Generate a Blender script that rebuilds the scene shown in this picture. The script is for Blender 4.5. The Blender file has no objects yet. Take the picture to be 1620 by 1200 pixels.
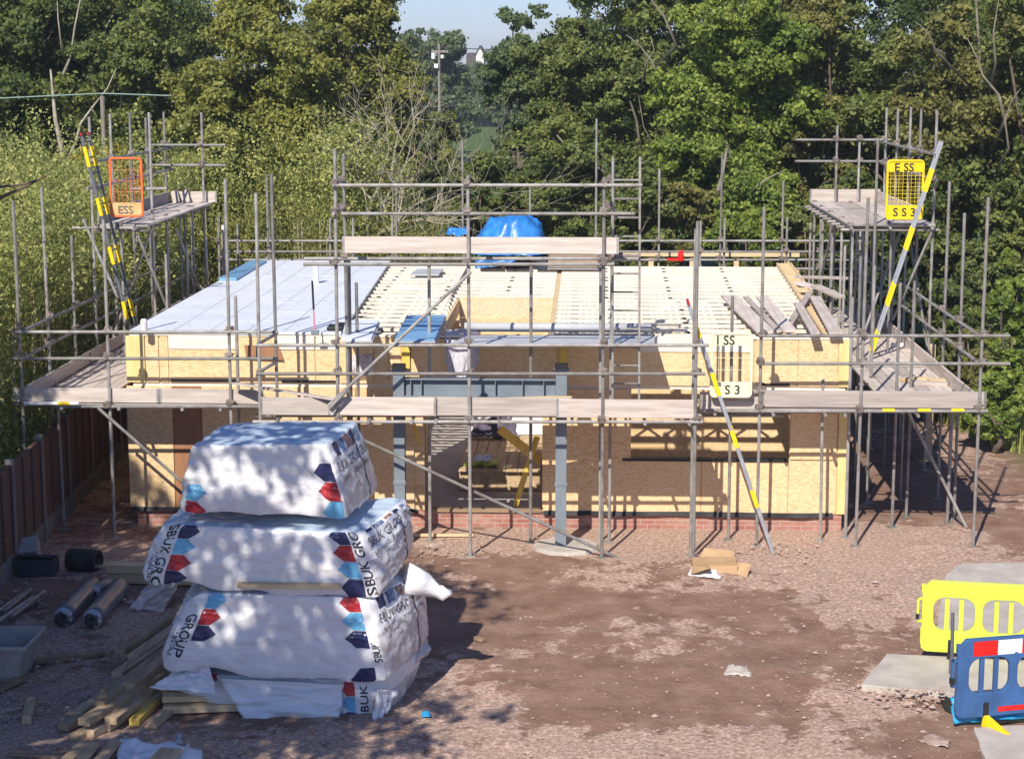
import bpy, math, random
import numpy as np
from mathutils import Vector, Matrix, noise
R = math.radians
SC = bpy.context.scene
COL = SC.collection
rnd = random.Random(7)

# ------------------------------------------------------------------ camera
F, H0, XV, HC = 2900.0, 115.0, 930.0, 7.3
PIT = math.atan((600 - H0) / F)
PSI = math.atan((XV - 810) * math.cos(PIT) / F)
FW = Vector((-math.sin(PSI) * math.cos(PIT), math.cos(PSI) * math.cos(PIT), -math.sin(PIT)))
RT = Vector((math.cos(PSI), math.sin(PSI), 0))
UP = RT.cross(FW)
EYE = Vector((0, 0, HC))
cam = bpy.data.cameras.new('camera')
cam.sensor_width = 36
cam.lens = 36 * F / 1620
cam.clip_start = 0.1
cam.clip_end = 3000
camo = bpy.data.objects.new('camera', cam)
COL.objects.link(camo)
camo.location = EYE
camo.rotation_euler = (math.pi / 2 - PIT, 0, PSI)
SC.camera = camo

# the photograph was measured with these: a sight line met with a real plane of the site
def ray(x, y): return FW * F + RT * (x - 810) + UP * (600 - y)
def aZ(x, y, z):
    d = ray(x, y); return EYE + d * ((z - HC) / d.z)
def aY(x, y, Y):
    d = ray(x, y); return EYE + d * (Y / d.y)
def aX(x, y, X):
    d = ray(x, y); return EYE + d * (X / d.x)

# ------------------------------------------------------------------ light
SUN_EL, SUN_AZ = 41.0, 17.0
w = bpy.data.worlds.new('World')
SC.world = w
w.use_nodes = True
nt = w.node_tree
bg = nt.nodes['Background']
sky = nt.nodes.new('ShaderNodeTexSky')
sky.sky_type = 'NISHITA'
sky.sun_disc = False
sky.sun_elevation = R(SUN_EL)
sky.sun_rotation = R(180 + SUN_AZ)
sky.air_density = 1.0
sky.dust_density = 0.2
sky.ozone_density = 4.0
sky.altitude = 200
tint = nt.nodes.new('ShaderNodeMix'); tint.data_type = 'RGBA'; tint.blend_type = 'MULTIPLY'; tint.inputs[0].default_value = 1
tint.inputs[7].default_value = (.82, .86, 1.15, 1)
nt.links.new(sky.outputs[0], tint.inputs[6]); nt.links.new(tint.outputs[2], bg.inputs[0])
bg.inputs[1].default_value = 0.085
sl = bpy.data.lights.new('sun', 'SUN')
sl.energy = 4.6
sl.angle = R(0.5)
sl.color = (1.0, 0.93, 0.83)
so = bpy.data.objects.new('sun', sl)
COL.objects.link(so)
sd = Vector((math.sin(R(SUN_AZ)) * math.cos(R(SUN_EL)), math.cos(R(SUN_AZ)) * math.cos(R(SUN_EL)), -math.sin(R(SUN_EL))))
so.rotation_euler = sd.to_track_quat('-Z', 'Y').to_euler()
so.location = (0, -20, 30)
vs = SC.view_settings
vs.view_transform = 'Standard'
vs.look = 'None'
vs.exposure = 0.4
vs.gamma = 1
SC.cycles.max_bounces = 6
SC.cycles.transparent_max_bounces = 12

# ------------------------------------------------------------------ materials
def mnodes(name):
    m = bpy.data.materials.new(name)
    m.use_nodes = True
    return m, m.node_tree, m.node_tree.nodes['Principled BSDF']

def link(t, a, b): t.links.new(a, b)

def M(name, c1, c2=None, scale=6, rough=.75, metal=0, bump=0, stretch=(1, 1, 1), detail=5, lo=.35, hi=.65, spec=.3, c3=None, alpha=1, trans=0, vary=0):
    m, t, b = mnodes(name)
    N = t.nodes
    b.inputs['Roughness'].default_value = rough
    b.inputs['Metallic'].default_value = metal
    b.inputs['Specular IOR Level'].default_value = spec
    b.inputs['Alpha'].default_value = alpha
    b.inputs['Transmission Weight'].default_value = trans
    c2 = c2 or tuple(x * .82 for x in c1)
    tc = N.new('ShaderNodeTexCoord')
    mp = N.new('ShaderNodeMapping')
    mp.inputs['Scale'].default_value = stretch
    link(t, tc.outputs['Object'], mp.inputs[0])
    nz = N.new('ShaderNodeTexNoise')
    nz.inputs['Scale'].default_value = scale
    nz.inputs['Detail'].default_value = detail
    nz.inputs['Roughness'].default_value = .6
    link(t, mp.outputs[0], nz.inputs['Vector'])
    cr = N.new('ShaderNodeValToRGB')
    e = cr.color_ramp.elements
    e[0].position, e[1].position = lo, hi
    e[0].color, e[1].color = (*c2, 1), (*c1, 1)
    if c3:
        k = e.new((lo + hi) / 2); k.color = (*c3, 1)
    link(t, nz.outputs['Fac'], cr.inputs[0])
    col = cr.outputs[0]
    if vary:   # no two boards or tubes have weathered alike
        oi = N.new('ShaderNodeObjectInfo'); mr = N.new('ShaderNodeMapRange')
        mr.inputs['To Min'].default_value = 1 - vary; mr.inputs['To Max'].default_value = 1 + vary * .6
        link(t, oi.outputs['Random'], mr.inputs['Value'])
        hs = N.new('ShaderNodeHueSaturation'); link(t, mr.outputs[0], hs.inputs['Value']); link(t, col, hs.inputs['Color']); col = hs.outputs[0]
    link(t, col, b.inputs['Base Color'])
    if bump:
        bp = N.new('ShaderNodeBump')
        bp.inputs['Strength'].default_value = bump
        bp.inputs['Distance'].default_value = .02
        link(t, nz.outputs['Fac'], bp.inputs['Height'])
        link(t, bp.outputs[0], b.inputs['Normal'])
    return m

def osb_mat(name, ca, cb, cc, axes='xz'):
    """flaky board: stretched cells, each its own shade"""
    m, t, b = mnodes(name)
    N = t.nodes
    tc = N.new('ShaderNodeTexCoord')
    nz = N.new('ShaderNodeTexNoise'); nz.inputs['Scale'].default_value = 5; nz.inputs['Detail'].default_value = 3
    link(t, tc.outputs['Object'], nz.inputs['Vector'])
    mx = N.new('ShaderNodeMix'); mx.data_type = 'RGBA'; mx.blend_type = 'LINEAR_LIGHT'; mx.inputs[0].default_value = .05
    link(t, tc.outputs['Object'], mx.inputs[6]); link(t, nz.outputs['Color'], mx.inputs[7])
    mp = N.new('ShaderNodeMapping'); mp.inputs['Scale'].default_value = (1, 1, 2.2) if axes == 'xz' else (1, 2.2, 1)
    link(t, mx.outputs[2], mp.inputs[0])
    vo = N.new('ShaderNodeTexVoronoi'); vo.inputs['Scale'].default_value = 22
    link(t, mp.outputs[0], vo.inputs['Vector'])
    sp = N.new('ShaderNodeSeparateColor'); link(t, vo.outputs['Color'], sp.inputs[0])
    n2 = N.new('ShaderNodeTexNoise'); n2.inputs['Scale'].default_value = 1.3; n2.inputs['Detail'].default_value = 6
    link(t, tc.outputs['Object'], n2.inputs['Vector'])
    ad = N.new('ShaderNodeMath'); ad.operation = 'MULTIPLY_ADD'; ad.inputs[1].default_value = .55
    link(t, sp.outputs[0], ad.inputs[0])
    m2 = N.new('ShaderNodeMath'); m2.operation = 'MULTIPLY'; m2.inputs[1].default_value = .5
    link(t, n2.outputs['Fac'], m2.inputs[0]); link(t, m2.outputs[0], ad.inputs[2])
    cr = N.new('ShaderNodeValToRGB'); e = cr.color_ramp.elements
    e[0].position, e[1].position = .12, .85
    e[0].color, e[1].color = (*cc, 1), (*ca, 1)
    k = e.new(.42); k.color = (*cb, 1)
    link(t, ad.outputs[0], cr.inputs[0]); link(t, cr.outputs[0], b.inputs['Base Color'])
    b.inputs['Roughness'].default_value = .7
    bp = N.new('ShaderNodeBump'); bp.inputs['Strength'].default_value = .25; bp.inputs['Distance'].default_value = .01
    link(t, ad.outputs[0], bp.inputs['Height']); link(t, bp.outputs[0], b.inputs['Normal'])
    return m

def brick_mat(name):
    m, t, b = mnodes(name)
    N = t.nodes
    tc = N.new('ShaderNodeTexCoord')
    sp = N.new('ShaderNodeSeparateXYZ'); link(t, tc.outputs['Object'], sp.inputs[0])
    ax = N.new('ShaderNodeMath'); ax.operation = 'ADD'; link(t, sp.outputs[0], ax.inputs[0]); link(t, sp.outputs[1], ax.inputs[1])
    cb = N.new('ShaderNodeCombineXYZ'); link(t, ax.outputs[0], cb.inputs[0]); link(t, sp.outputs[2], cb.inputs[1])
    br = N.new('ShaderNodeTexBrick')
    br.inputs['Scale'].default_value = 1
    br.inputs['Brick Width'].default_value = .225
    br.inputs['Row Height'].default_value = .075
    br.inputs['Mortar Size'].default_value = .006
    br.inputs['Color1'].default_value = (.42, .19, .135, 1)
    br.inputs['Color2'].default_value = (.32, .125, .095, 1)
    br.inputs['Mortar'].default_value = (.42, .36, .31, 1)
    link(t, cb.outputs[0], br.inputs['Vector'])
    nz = N.new('ShaderNodeTexNoise'); nz.inputs['Scale'].default_value = 4; nz.inputs['Detail'].default_value = 8
    link(t, tc.outputs['Object'], nz.inputs['Vector'])
    mx = N.new('ShaderNodeMix'); mx.data_type = 'RGBA'; mx.blend_type = 'MIX'
    cr = N.new('ShaderNodeValToRGB'); cr.color_ramp.elements[0].position = .5; cr.color_ramp.elements[1].position = .75
    link(t, nz.outputs['Fac'], cr.inputs[0])
    link(t, cr.outputs[0], mx.inputs[0]); link(t, br.outputs['Color'], mx.inputs[6]); mx.inputs[7].default_value = (.45, .30, .24, 1)
    link(t, mx.outputs[2], b.inputs['Base Color'])
    b.inputs['Roughness'].default_value = .9
    return m

def leaf_mat(name, ca, cb, cc, nscale=.55, tl=.5):
    """leaves: shade differs from leaf to leaf and from bough to bough"""
    m, t, b = mnodes(name)
    N = t.nodes
    geo = N.new('ShaderNodeNewGeometry')
    tc = N.new('ShaderNodeTexCoord')
    nz = N.new('ShaderNodeTexNoise'); nz.inputs['Scale'].default_value = nscale; nz.inputs['Detail'].default_value = 2
    link(t, tc.outputs['Object'], nz.inputs['Vector'])
    ad = N.new('ShaderNodeMath'); ad.operation = 'MULTIPLY_ADD'; ad.inputs[1].default_value = .62
    link(t, geo.outputs['Random Per Island'], ad.inputs[0])
    sb = N.new('ShaderNodeMath'); sb.operation = 'SUBTRACT'; sb.inputs[1].default_value = .30
    link(t, nz.outputs['Fac'], sb.inputs[0]); link(t, sb.outputs[0], ad.inputs[2])
    cr = N.new('ShaderNodeValToRGB'); e = cr.color_ramp.elements
    e[0].position, e[1].position = .20, .74
    e[0].color, e[1].color = (*ca, 1), (*cc, 1)
    k = e.new(.5); k.color = (*cb, 1)
    link(t, ad.outputs[0], cr.inputs[0])
    link(t, cr.outputs[0], b.inputs['Base Color'])
    b.inputs['Roughness'].default_value = .55
    b.inputs['Specular IOR Level'].default_value = .45
    tr = N.new('ShaderNodeBsdfTranslucent'); link(t, cr.outputs[0], tr.inputs[0])
    ms = N.new('ShaderNodeMixShader'); ms.inputs[0].default_value = tl
    out = [n for n in N if n.type == 'OUTPUT_MATERIAL'][0]
    link(t, b.outputs[0], ms.inputs[1]); link(t, tr.outputs[0], ms.inputs[2]); link(t, ms.outputs[0], out.inputs[0])
    return m

def ground_mat(name):
    m, t, b = mnodes(name)
    N = t.nodes
    tc = N.new('ShaderNodeTexCoord')
    def nz(s, d=6, r=.6):
        n = N.new('ShaderNodeTexNoise'); n.inputs['Scale'].default_value = s; n.inputs['Detail'].default_value = d; n.inputs['Roughness'].default_value = r
        link(t, tc.outputs['Object'], n.inputs['Vector']); return n
    def ramp(src, p, cols):
        c = N.new('ShaderNodeValToRGB'); e = c.color_ramp.elements
        e[0].position, e[1].position = p[0], p[-1]; e[0].color, e[1].color = (*cols[0], 1), (*cols[-1], 1)
        for q, k in zip(p[1:-1], cols[1:-1]):
            x = e.new(q); x.color = (*k, 1)
        link(t, src, c.inputs[0]); return c
    big = nz(.33, 5, .55)
    earth = ramp(nz(1.8, 9, .65).outputs['Fac'], (.3, .5, .7), ((.19, .110, .076), (.262, .162, .116), (.345, .228, .170)))
    stony = ramp(nz(17, 10, .8).outputs['Fac'], (.36, .5, .62), ((.25, .155, .112), (.43, .295, .225), (.72, .56, .465)))
    # stone patches where the worn digger tracks have spread rubble
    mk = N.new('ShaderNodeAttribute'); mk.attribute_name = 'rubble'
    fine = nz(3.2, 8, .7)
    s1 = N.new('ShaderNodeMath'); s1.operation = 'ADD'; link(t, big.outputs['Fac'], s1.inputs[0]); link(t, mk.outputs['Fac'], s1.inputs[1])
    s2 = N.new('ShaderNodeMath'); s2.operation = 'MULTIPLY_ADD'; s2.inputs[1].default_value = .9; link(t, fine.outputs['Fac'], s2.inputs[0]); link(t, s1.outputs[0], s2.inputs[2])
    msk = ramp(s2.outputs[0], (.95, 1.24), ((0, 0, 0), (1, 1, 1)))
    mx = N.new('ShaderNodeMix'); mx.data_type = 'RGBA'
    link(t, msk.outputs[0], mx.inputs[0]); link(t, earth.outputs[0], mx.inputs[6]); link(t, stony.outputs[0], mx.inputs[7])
    # scattered chips
    vo = N.new('ShaderNodeTexVoronoi'); vo.inputs['Scale'].default_value = 9; link(t, tc.outputs['Object'], vo.inputs['Vector'])
    ch = ramp(vo.outputs['Distance'], (.08, .16), ((1, 1, 1), (0, 0, 0)))
    sp = N.new('ShaderNodeSeparateColor'); link(t, vo.outputs['Color'], sp.inputs[0])
    gt = N.new('ShaderNodeMath'); gt.operation = 'GREATER_THAN'; gt.inputs[1].default_value = .74; link(t, sp.outputs[0], gt.inputs[0])
    ml = N.new('ShaderNodeMath'); ml.operation = 'MULTIPLY'; link(t, gt.outputs[0], ml.inputs[0]); link(t, ch.outputs[0], ml.inputs[1])
    m2 = N.new('ShaderNodeMix'); m2.data_type = 'RGBA'; link(t, ml.outputs[0], m2.inputs[0]); link(t, mx.outputs[2], m2.inputs[6]); m2.inputs[7].default_value = (.42, .31, .26, 1)
    # grass beyond the site
    gr = N.new('ShaderNodeAttribute'); gr.attribute_name = 'grass'
    gcol = ramp(nz(2.2, 7).outputs['Fac'], (.35, .65), ((.05, .085, .022), (.12, .17, .045)))
    m3 = N.new('ShaderNodeMix'); m3.data_type = 'RGBA'; link(t, gr.outputs['Fac'], m3.inputs[0]); link(t, m2.outputs[2], m3.inputs[6]); link(t, gcol.outputs[0], m3.inputs[7])
    link(t, m3.outputs[2], b.inputs['Base Color'])
    b.inputs['Roughness'].default_value = .95; b.inputs['Specular IOR Level'].default_value = .1
    hh = N.new('ShaderNodeMath'); hh.operation = 'MULTIPLY_ADD'; hh.inputs[1].default_value = .5
    link(t, nz(14, 8, .7).outputs['Fac'], hh.inputs[0]); link(t, fine.outputs['Fac'], hh.inputs[2])
    bp = N.new('ShaderNodeBump'); bp.inputs['Strength'].default_value = .7; bp.inputs['Distance'].default_value = .06
    link(t, hh.outputs[0], bp.inputs['Height']); link(t, bp.outputs[0], b.inputs['Normal'])
    return m

def flat(name, c, rough=.5, spec=.4, metal=0):
    return M(name, c, tuple(x * .88 for x in c), scale=9, rough=rough, spec=spec, metal=metal)

MT = dict(
    tube=M('galvanised_tube', (.43, .42, .40), (.22, .195, .17), scale=5, rough=.5, metal=.25, vary=.3, lo=.3, hi=.7, spec=.4),
    coupler=M('rusty_coupler', (.30, .27, .25), (.14, .10, .08), scale=25, rough=.7, metal=.3),
    board_x=M('scaffold_board_x', (.64, .56, .50), (.45, .385, .335), scale=5, stretch=(.25, 3, 3), rough=.9, bump=.3, detail=9, vary=.28),
    board_y=M('scaffold_board_y', (.64, .56, .50), (.45, .385, .335), scale=5, stretch=(3, .25, 3), rough=.9, bump=.3, detail=9, vary=.28),
    osb=osb_mat('osb', (.84, .63, .37), (.76, .53, .28), (.57, .36, .165)),
    osb_sunlit=osb_mat('osb_sunlit', (.80, .64, .43), (.74, .57, .36), (.64, .46, .26), 'xy'),
    ply=M('plywood', (.38, .19, .10), (.29, .14, .07), scale=3, stretch=(3, 3, .4), rough=.7),
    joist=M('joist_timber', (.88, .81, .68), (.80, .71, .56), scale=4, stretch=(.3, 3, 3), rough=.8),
    pine=M('pine_timber', (.74, .58, .36), (.58, .42, .23), scale=4, stretch=(.3, 3, 3), rough=.8, detail=8),
    pine_y=M('pine_timber_y', (.62, .47, .29), (.42, .29, .16), scale=4, stretch=(3, .3, 3), rough=.8, detail=8),
    old_y=M('weathered_timber', (.56, .43, .28), (.35, .255, .16), scale=4, stretch=(3, .3, 3), rough=.9, detail=8, bump=.3, vary=.3),
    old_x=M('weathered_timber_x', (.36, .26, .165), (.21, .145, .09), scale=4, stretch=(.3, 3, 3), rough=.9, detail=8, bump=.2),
    edge_yellow=M('pale_yellow_timber', (.82, .66, .30), (.72, .54, .22), scale=4, stretch=(2, 2, .4), rough=.7),
    yellow_pine=M('yellow_treated_timber', (.80, .58, .13), (.66, .44, .08), scale=4, stretch=(2, 2, .4), rough=.7),
    membrane=M('roof_membrane', (.78, .82, .87), (.69, .74, .81), scale=1.1, rough=.45, detail=6, bump=.15, spec=.4),
    foil=M('grey_board_face', (.52, .53, .55), (.42, .43, .45), scale=2, rough=.5),
    bluefoil=M('blue_board_face', (.20, .40, .62), (.13, .29, .50), scale=2, rough=.4, spec=.5),
    brick=brick_mat('red_brick'),
    dpc=flat('black_membrane', (.016, .016, .018), .6),
    steel=M('grey_steel', (.235, .275, .31), (.185, .22, .25), scale=3, rough=.5, metal=.1, spec=.4),
    dark=flat('dark_plastic', (.02, .02, .022), .5),
    concrete=M('concrete', (.52, .47, .42), (.40, .355, .31), scale=3, rough=.95, detail=9, bump=.15),
    white=flat('white_plastic', (.82, .82, .82), .5),
    film=M('white_film', (.78, .78, .79), (.70, .71, .73), scale=7, rough=.2, spec=.6, bump=.7, detail=9, stretch=(.45, 1, 1.6)),
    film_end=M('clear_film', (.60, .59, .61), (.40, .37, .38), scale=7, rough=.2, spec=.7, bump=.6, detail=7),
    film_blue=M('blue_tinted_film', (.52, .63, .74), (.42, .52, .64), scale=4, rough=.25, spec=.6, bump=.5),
    navy=flat('print_navy', (.022, .028, .10), .35),
    cyan=flat('print_light_blue', (.16, .48, .74), .35),
    red=flat('print_red', (.42, .025, .035), .35),
    ink=flat('print_black', (.03, .03, .035), .4),
    ink_grey=flat('print_grey', (.16, .15, .16), .4),
    photo_brown=M('print_photo_brown', (.42, .20, .12), (.10, .09, .12), scale=9, rough=.35),
    photo_blue=M('print_photo_blue', (.30, .45, .62), (.08, .10, .17), scale=9, rough=.35),
    alu=M('ladder_alloy', (.50, .52, .55), (.38, .40, .43), scale=6, rough=.4, metal=.5),
    alu_dark=M('ladder_dark', (.20, .22, .25), (.14, .15, .17), scale=6, rough=.4, metal=.4),
    yellow=flat('yellow_paint', (.86, .62, .012), .45),
    paleyellow=flat('faded_yellow_paint', (.86, .82, .55), .5),
    gateplate=M('worn_orange_plate', (.74, .52, .24), (.60, .36, .14), scale=6, rough=.6),
    orange=flat('orange_paint', (.78, .16, .04), .5),
    hivis=M('fluorescent_yellow_plastic', (.68, .82, .07), (.56, .66, .08), scale=3, rough=.45, detail=8),
    barrier_blue=M('blue_barrier_plastic', (.055, .14, .33), (.04, .095, .22), scale=3, rough=.45),
    liner=flat('bright_blue_plastic', (.03, .36, .66), .4),
    redrefl=flat('red_reflector', (.72, .02, .015), .3),
    whiterefl=flat('white_reflector', (.85, .86, .9), .3),
    tarp=M('blue_tarpaulin', (.035, .23, .62), (.02, .15, .46), scale=4, rough=.35, spec=.5, bump=.4),
    tan=M('brown_carton', (.45, .34, .23), (.35, .26, .17), scale=4, rough=.85),
    card=M('cardboard', (.50, .33, .18), (.40, .26, .14), scale=4, rough=.9),
    roll=M('grey_roll_film', (.20, .205, .22), (.12, .125, .135), scale=5, rough=.3, spec=.6, bump=.4),
    tub=M('grey_tub_plastic', (.42, .41, .38), (.31, .30, .28), scale=5, rough=.6),
    bluebox=M('dark_blue_plastic', (.055, .07, .105), (.03, .04, .06), scale=5, rough=.4),
    fence=M('fence_panel_wood', (.15, .092, .072), (.095, .058, .045), scale=4, stretch=(1, .3, 12), rough=.9, bump=.3),
    fence_post=M('fence_concrete', (.22, .205, .19), (.15, .14, .13), scale=5, rough=.95),
    bark=M('bark', (.17, .13, .095), (.085, .065, .05), scale=5, stretch=(1, 1, .4), rough=.95, bump=.4),
    palebark=M('pale_bark', (.45, .41, .31), (.26, .235, .17), scale=4, rough=.9, bump=.2),
    limbbark=M('limb_bark', (.27, .24, .18), (.15, .135, .10), scale=4, rough=.95),
    pole=M('pole_wood', (.30, .27, .22), (.2, .18, .15), scale=4, stretch=(3, 3, .3), rough=.9),
    stone=M('pink_stone', (.48, .36, .305), (.30, .21, .17), scale=2.5, rough=.9),
    reed=leaf_mat('thicket_leaf', (.17, .21, .05), (.31, .35, .095), (.54, .53, .17), .7, .4),
    render=flat('house_render', (.72, .70, .66), .8),
    slate=flat('house_roof', (.11, .085, .075), .8),
    ground=ground_mat('ground_earth'),
    cable=flat('green_cable', (.18, .28, .23), .6),
    pinkhandle=flat('pink_handle', (.75, .22, .32), .5),
    purple=M('dark_cloth', (.14, .12, .17), (.08, .07, .10), scale=5, rough=.9),
)
LEAF = dict(
    dark=leaf_mat('leaf_dark', (0.056, 0.084, 0.026), (0.103, 0.151, 0.036), (0.216, 0.257, 0.053)),
    olive=leaf_mat('leaf_olive', (0.132, 0.156, 0.036), (0.246, 0.273, 0.053), (0.395, 0.389, 0.089)),
    mid=leaf_mat('leaf_mid', (0.085, 0.120, 0.036), (0.161, 0.208, 0.051), (0.293, 0.327, 0.082)),
    bright=leaf_mat('leaf_bright', (0.114, 0.173, 0.032), (0.216, 0.301, 0.051), (0.377, 0.441, 0.082)),
    brown=leaf_mat('leaf_brownish', (0.114, 0.127, 0.036), (0.206, 0.216, 0.057), (0.340, 0.317, 0.091)),
    far=leaf_mat('leaf_far_haze', (0.085, 0.138, 0.057), (0.142, 0.203, 0.082), (0.227, 0.283, 0.112)),  # bluer green puts distance haze into the leaf colour
    yellow=leaf_mat('leaf_yellowing', (0.227, 0.212, 0.026), (0.415, 0.354, 0.044), (0.678, 0.512, 0.067)),
)

# ------------------------------------------------------------------ objects
ORG = {}
class MB:
    def __init__(s): s.v = []; s.f = []; s.m = []
    def add(s, vs_, fs, mi=0):
        o = len(s.v)
        s.v += [Vector(p) for p in vs_]
        s.f += [tuple(i + o for i in f) for f in fs]
        s.m += [mi] * len(fs)
        return s
    def hexa(s, p, mi=0):  # 8 corners: bottom ring, top ring
        return s.add(p, [(3, 2, 1, 0), (4, 5, 6, 7), (0, 1, 5, 4), (1, 2, 6, 5), (2, 3, 7, 6), (3, 0, 4, 7)], mi)
    def box(s, x0, x1, y0, y1, z0, z1, mi=0):
        return s.hexa([(x0, y0, z0), (x1, y0, z0), (x1, y1, z0), (x0, y1, z0), (x0, y0, z1), (x1, y0, z1), (x1, y1, z1), (x0, y1, z1)], mi)
    def beam(s, p, q, w_, h, up=(0, 0, 1), mi=0):
        p, q = Vector(p), Vector(q)
        d = (q - p).normalized()
        a = d.cross(Vector(up)).normalized() * (w_ / 2)
        b = a.cross(d).normalized() * (h / 2)
        return s.hexa([p - a - b, p + a - b, q + a - b, q - a - b, p - a + b, p + a + b, q + a + b, q - a + b], mi)
    def path(s, pts, rad, n=8, mi=0, cap=True):
        pts = [Vector(p) for p in pts]
        vv = []; ff = []
        prev = None
        for i, p in enumerate(pts):
            d = (pts[min(i + 1, len(pts) - 1)] - pts[max(i - 1, 0)]).normalized()
            if prev is None:
                a = d.orthogonal().normalized()
            else:
                a = (prev - d * prev.dot(d)).normalized()
            prev = a
            b = d.cross(a)
            r = rad[i] if isinstance(rad, (list, tuple)) else rad
            for k in range(n):
                t_ = 2 * math.pi * k / n
                vv.append(p + (a * math.cos(t_) + b * math.sin(t_)) * r)
        for i in range(len(pts) - 1):
            for k in range(n):
                k2 = (k + 1) % n
                ff.append((i * n + k, i * n + k2, (i + 1) * n + k2, (i + 1) * n + k))
        if cap:
            ff.append(tuple(range(n - 1, -1, -1)))
            L = (len(pts) - 1) * n
            ff.append(tuple(range(L, L + n)))
        return s.add(vv, ff, mi)
    def tube(s, p, q, r, n=8, mi=0, cap=True): return s.path([p, q], r, n, mi, cap)
    def sheet(s, fn, nu, nv, mi=0, thick=0):
        vv = [Vector(fn(i / nu, j / nv)) for j in range(nv + 1) for i in range(nu + 1)]
        ff = [(j * (nu + 1) + i, j * (nu + 1) + i + 1, (j + 1) * (nu + 1) + i + 1, (j + 1) * (nu + 1) + i) for j in range(nv) for i in range(nu)]
        return s.add(vv, ff, mi)
    def build(s, name, mats, parent=None, smooth=False, bevel=0, solid=0):
        if not isinstance(mats, (list, tuple)): mats = [mats]
        if parent is not None:
            org = ORG[parent.name]
        else:
            lo = Vector([min(p[i] for p in s.v) for i in range(3)]); hi = Vector([max(p[i] for p in s.v) for i in range(3)])
            org = Vector(((lo.x + hi.x) / 2, (lo.y + hi.y) / 2, lo.z))
        me = bpy.data.meshes.new(name)
        me.from_pydata([tuple(p - org) for p in s.v], [], s.f)
        for m in mats: me.materials.append(m)
        me.polygons.foreach_set('material_index', s.m)
        if smooth: me.polygons.foreach_set('use_smooth', [True] * len(s.f))
        me.update()
        o = bpy.data.objects.new(name, me)
        COL.objects.link(o)
        if parent is not None: o.parent = parent
        else: o.location = org
        ORG[o.name] = org
        if solid:
            md = o.modifiers.new('thickness', 'SOLIDIFY'); md.thickness = solid; md.offset = 0
        if bevel:
            md = o.modifiers.new('bevel', 'BEVEL'); md.width = bevel; md.segments = 2; md.limit_method = 'ANGLE'
        return o

def tag(o, label=None, cat=None, group=None, kind=None):
    if label: o['label'] = label
    if cat: o['category'] = cat
    if group: o['group'] = group
    if kind: o['kind'] = kind
    return o

def thing(name, label, cat, loc=(0, 0, 0), group=None):
    o = bpy.data.objects.new(name, None)
    o.empty_display_size = .2
    COL.objects.link(o)
    o.location = loc
    ORG[o.name] = Vector(loc)
    return tag(o, label, cat, group)

def from_curve(cu):
    ob = bpy.data.objects.new('tmp', cu)
    me = ob.to_mesh()
    v = [x.co.copy() for x in me.vertices]; f = [tuple(p.vertices) for p in me.polygons]
    ob.to_mesh_clear()
    bpy.data.objects.remove(ob)
    return v, f

def text2d(s, size, extrude=0, sx=1.0):
    cu = bpy.data.curves.new('text', 'FONT')
    cu.body = s; cu.size = size; cu.extrude = extrude; cu.align_x = 'LEFT'; cu.resolution_u = 3; cu.offset = size * .012
    v, f = from_curve(cu)
    bpy.data.curves.remove(cu)
    return [Vector((p.x * sx, p.y, p.z)) for p in v], f

def shape2d(loops, extrude, bevel=0):
    cu = bpy.data.curves.new('shape', 'CURVE')
    cu.dimensions = '2D'; cu.fill_mode = 'BOTH'; cu.extrude = extrude; cu.bevel_depth = bevel; cu.bevel_resolution = 1
    for lp in loops:
        sp = cu.splines.new('POLY'); sp.points.add(len(lp) - 1)
        for pt, (x, y) in zip(sp.points, lp): pt.co = (x, y, 0, 1)
        sp.use_cyclic_u = True
    v, f = from_curve(cu)
    bpy.data.curves.remove(cu)
    return v, f

def rrect(x0, x1, y0, y1, r, n=6):
    out = []
    for cx, cy, a in ((x1 - r, y1 - r, 0), (x0 + r, y1 - r, 90), (x0 + r, y0 + r, 180), (x1 - r, y0 + r, 270)):
        for k in range(n + 1):
            t_ = R(a + 90 * k / n)
            out.append((cx + r * math.cos(t_), cy + r * math.sin(t_)))
    return out

def fnoise(p, s=1.0): return noise.noise(Vector(p) * s)
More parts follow.
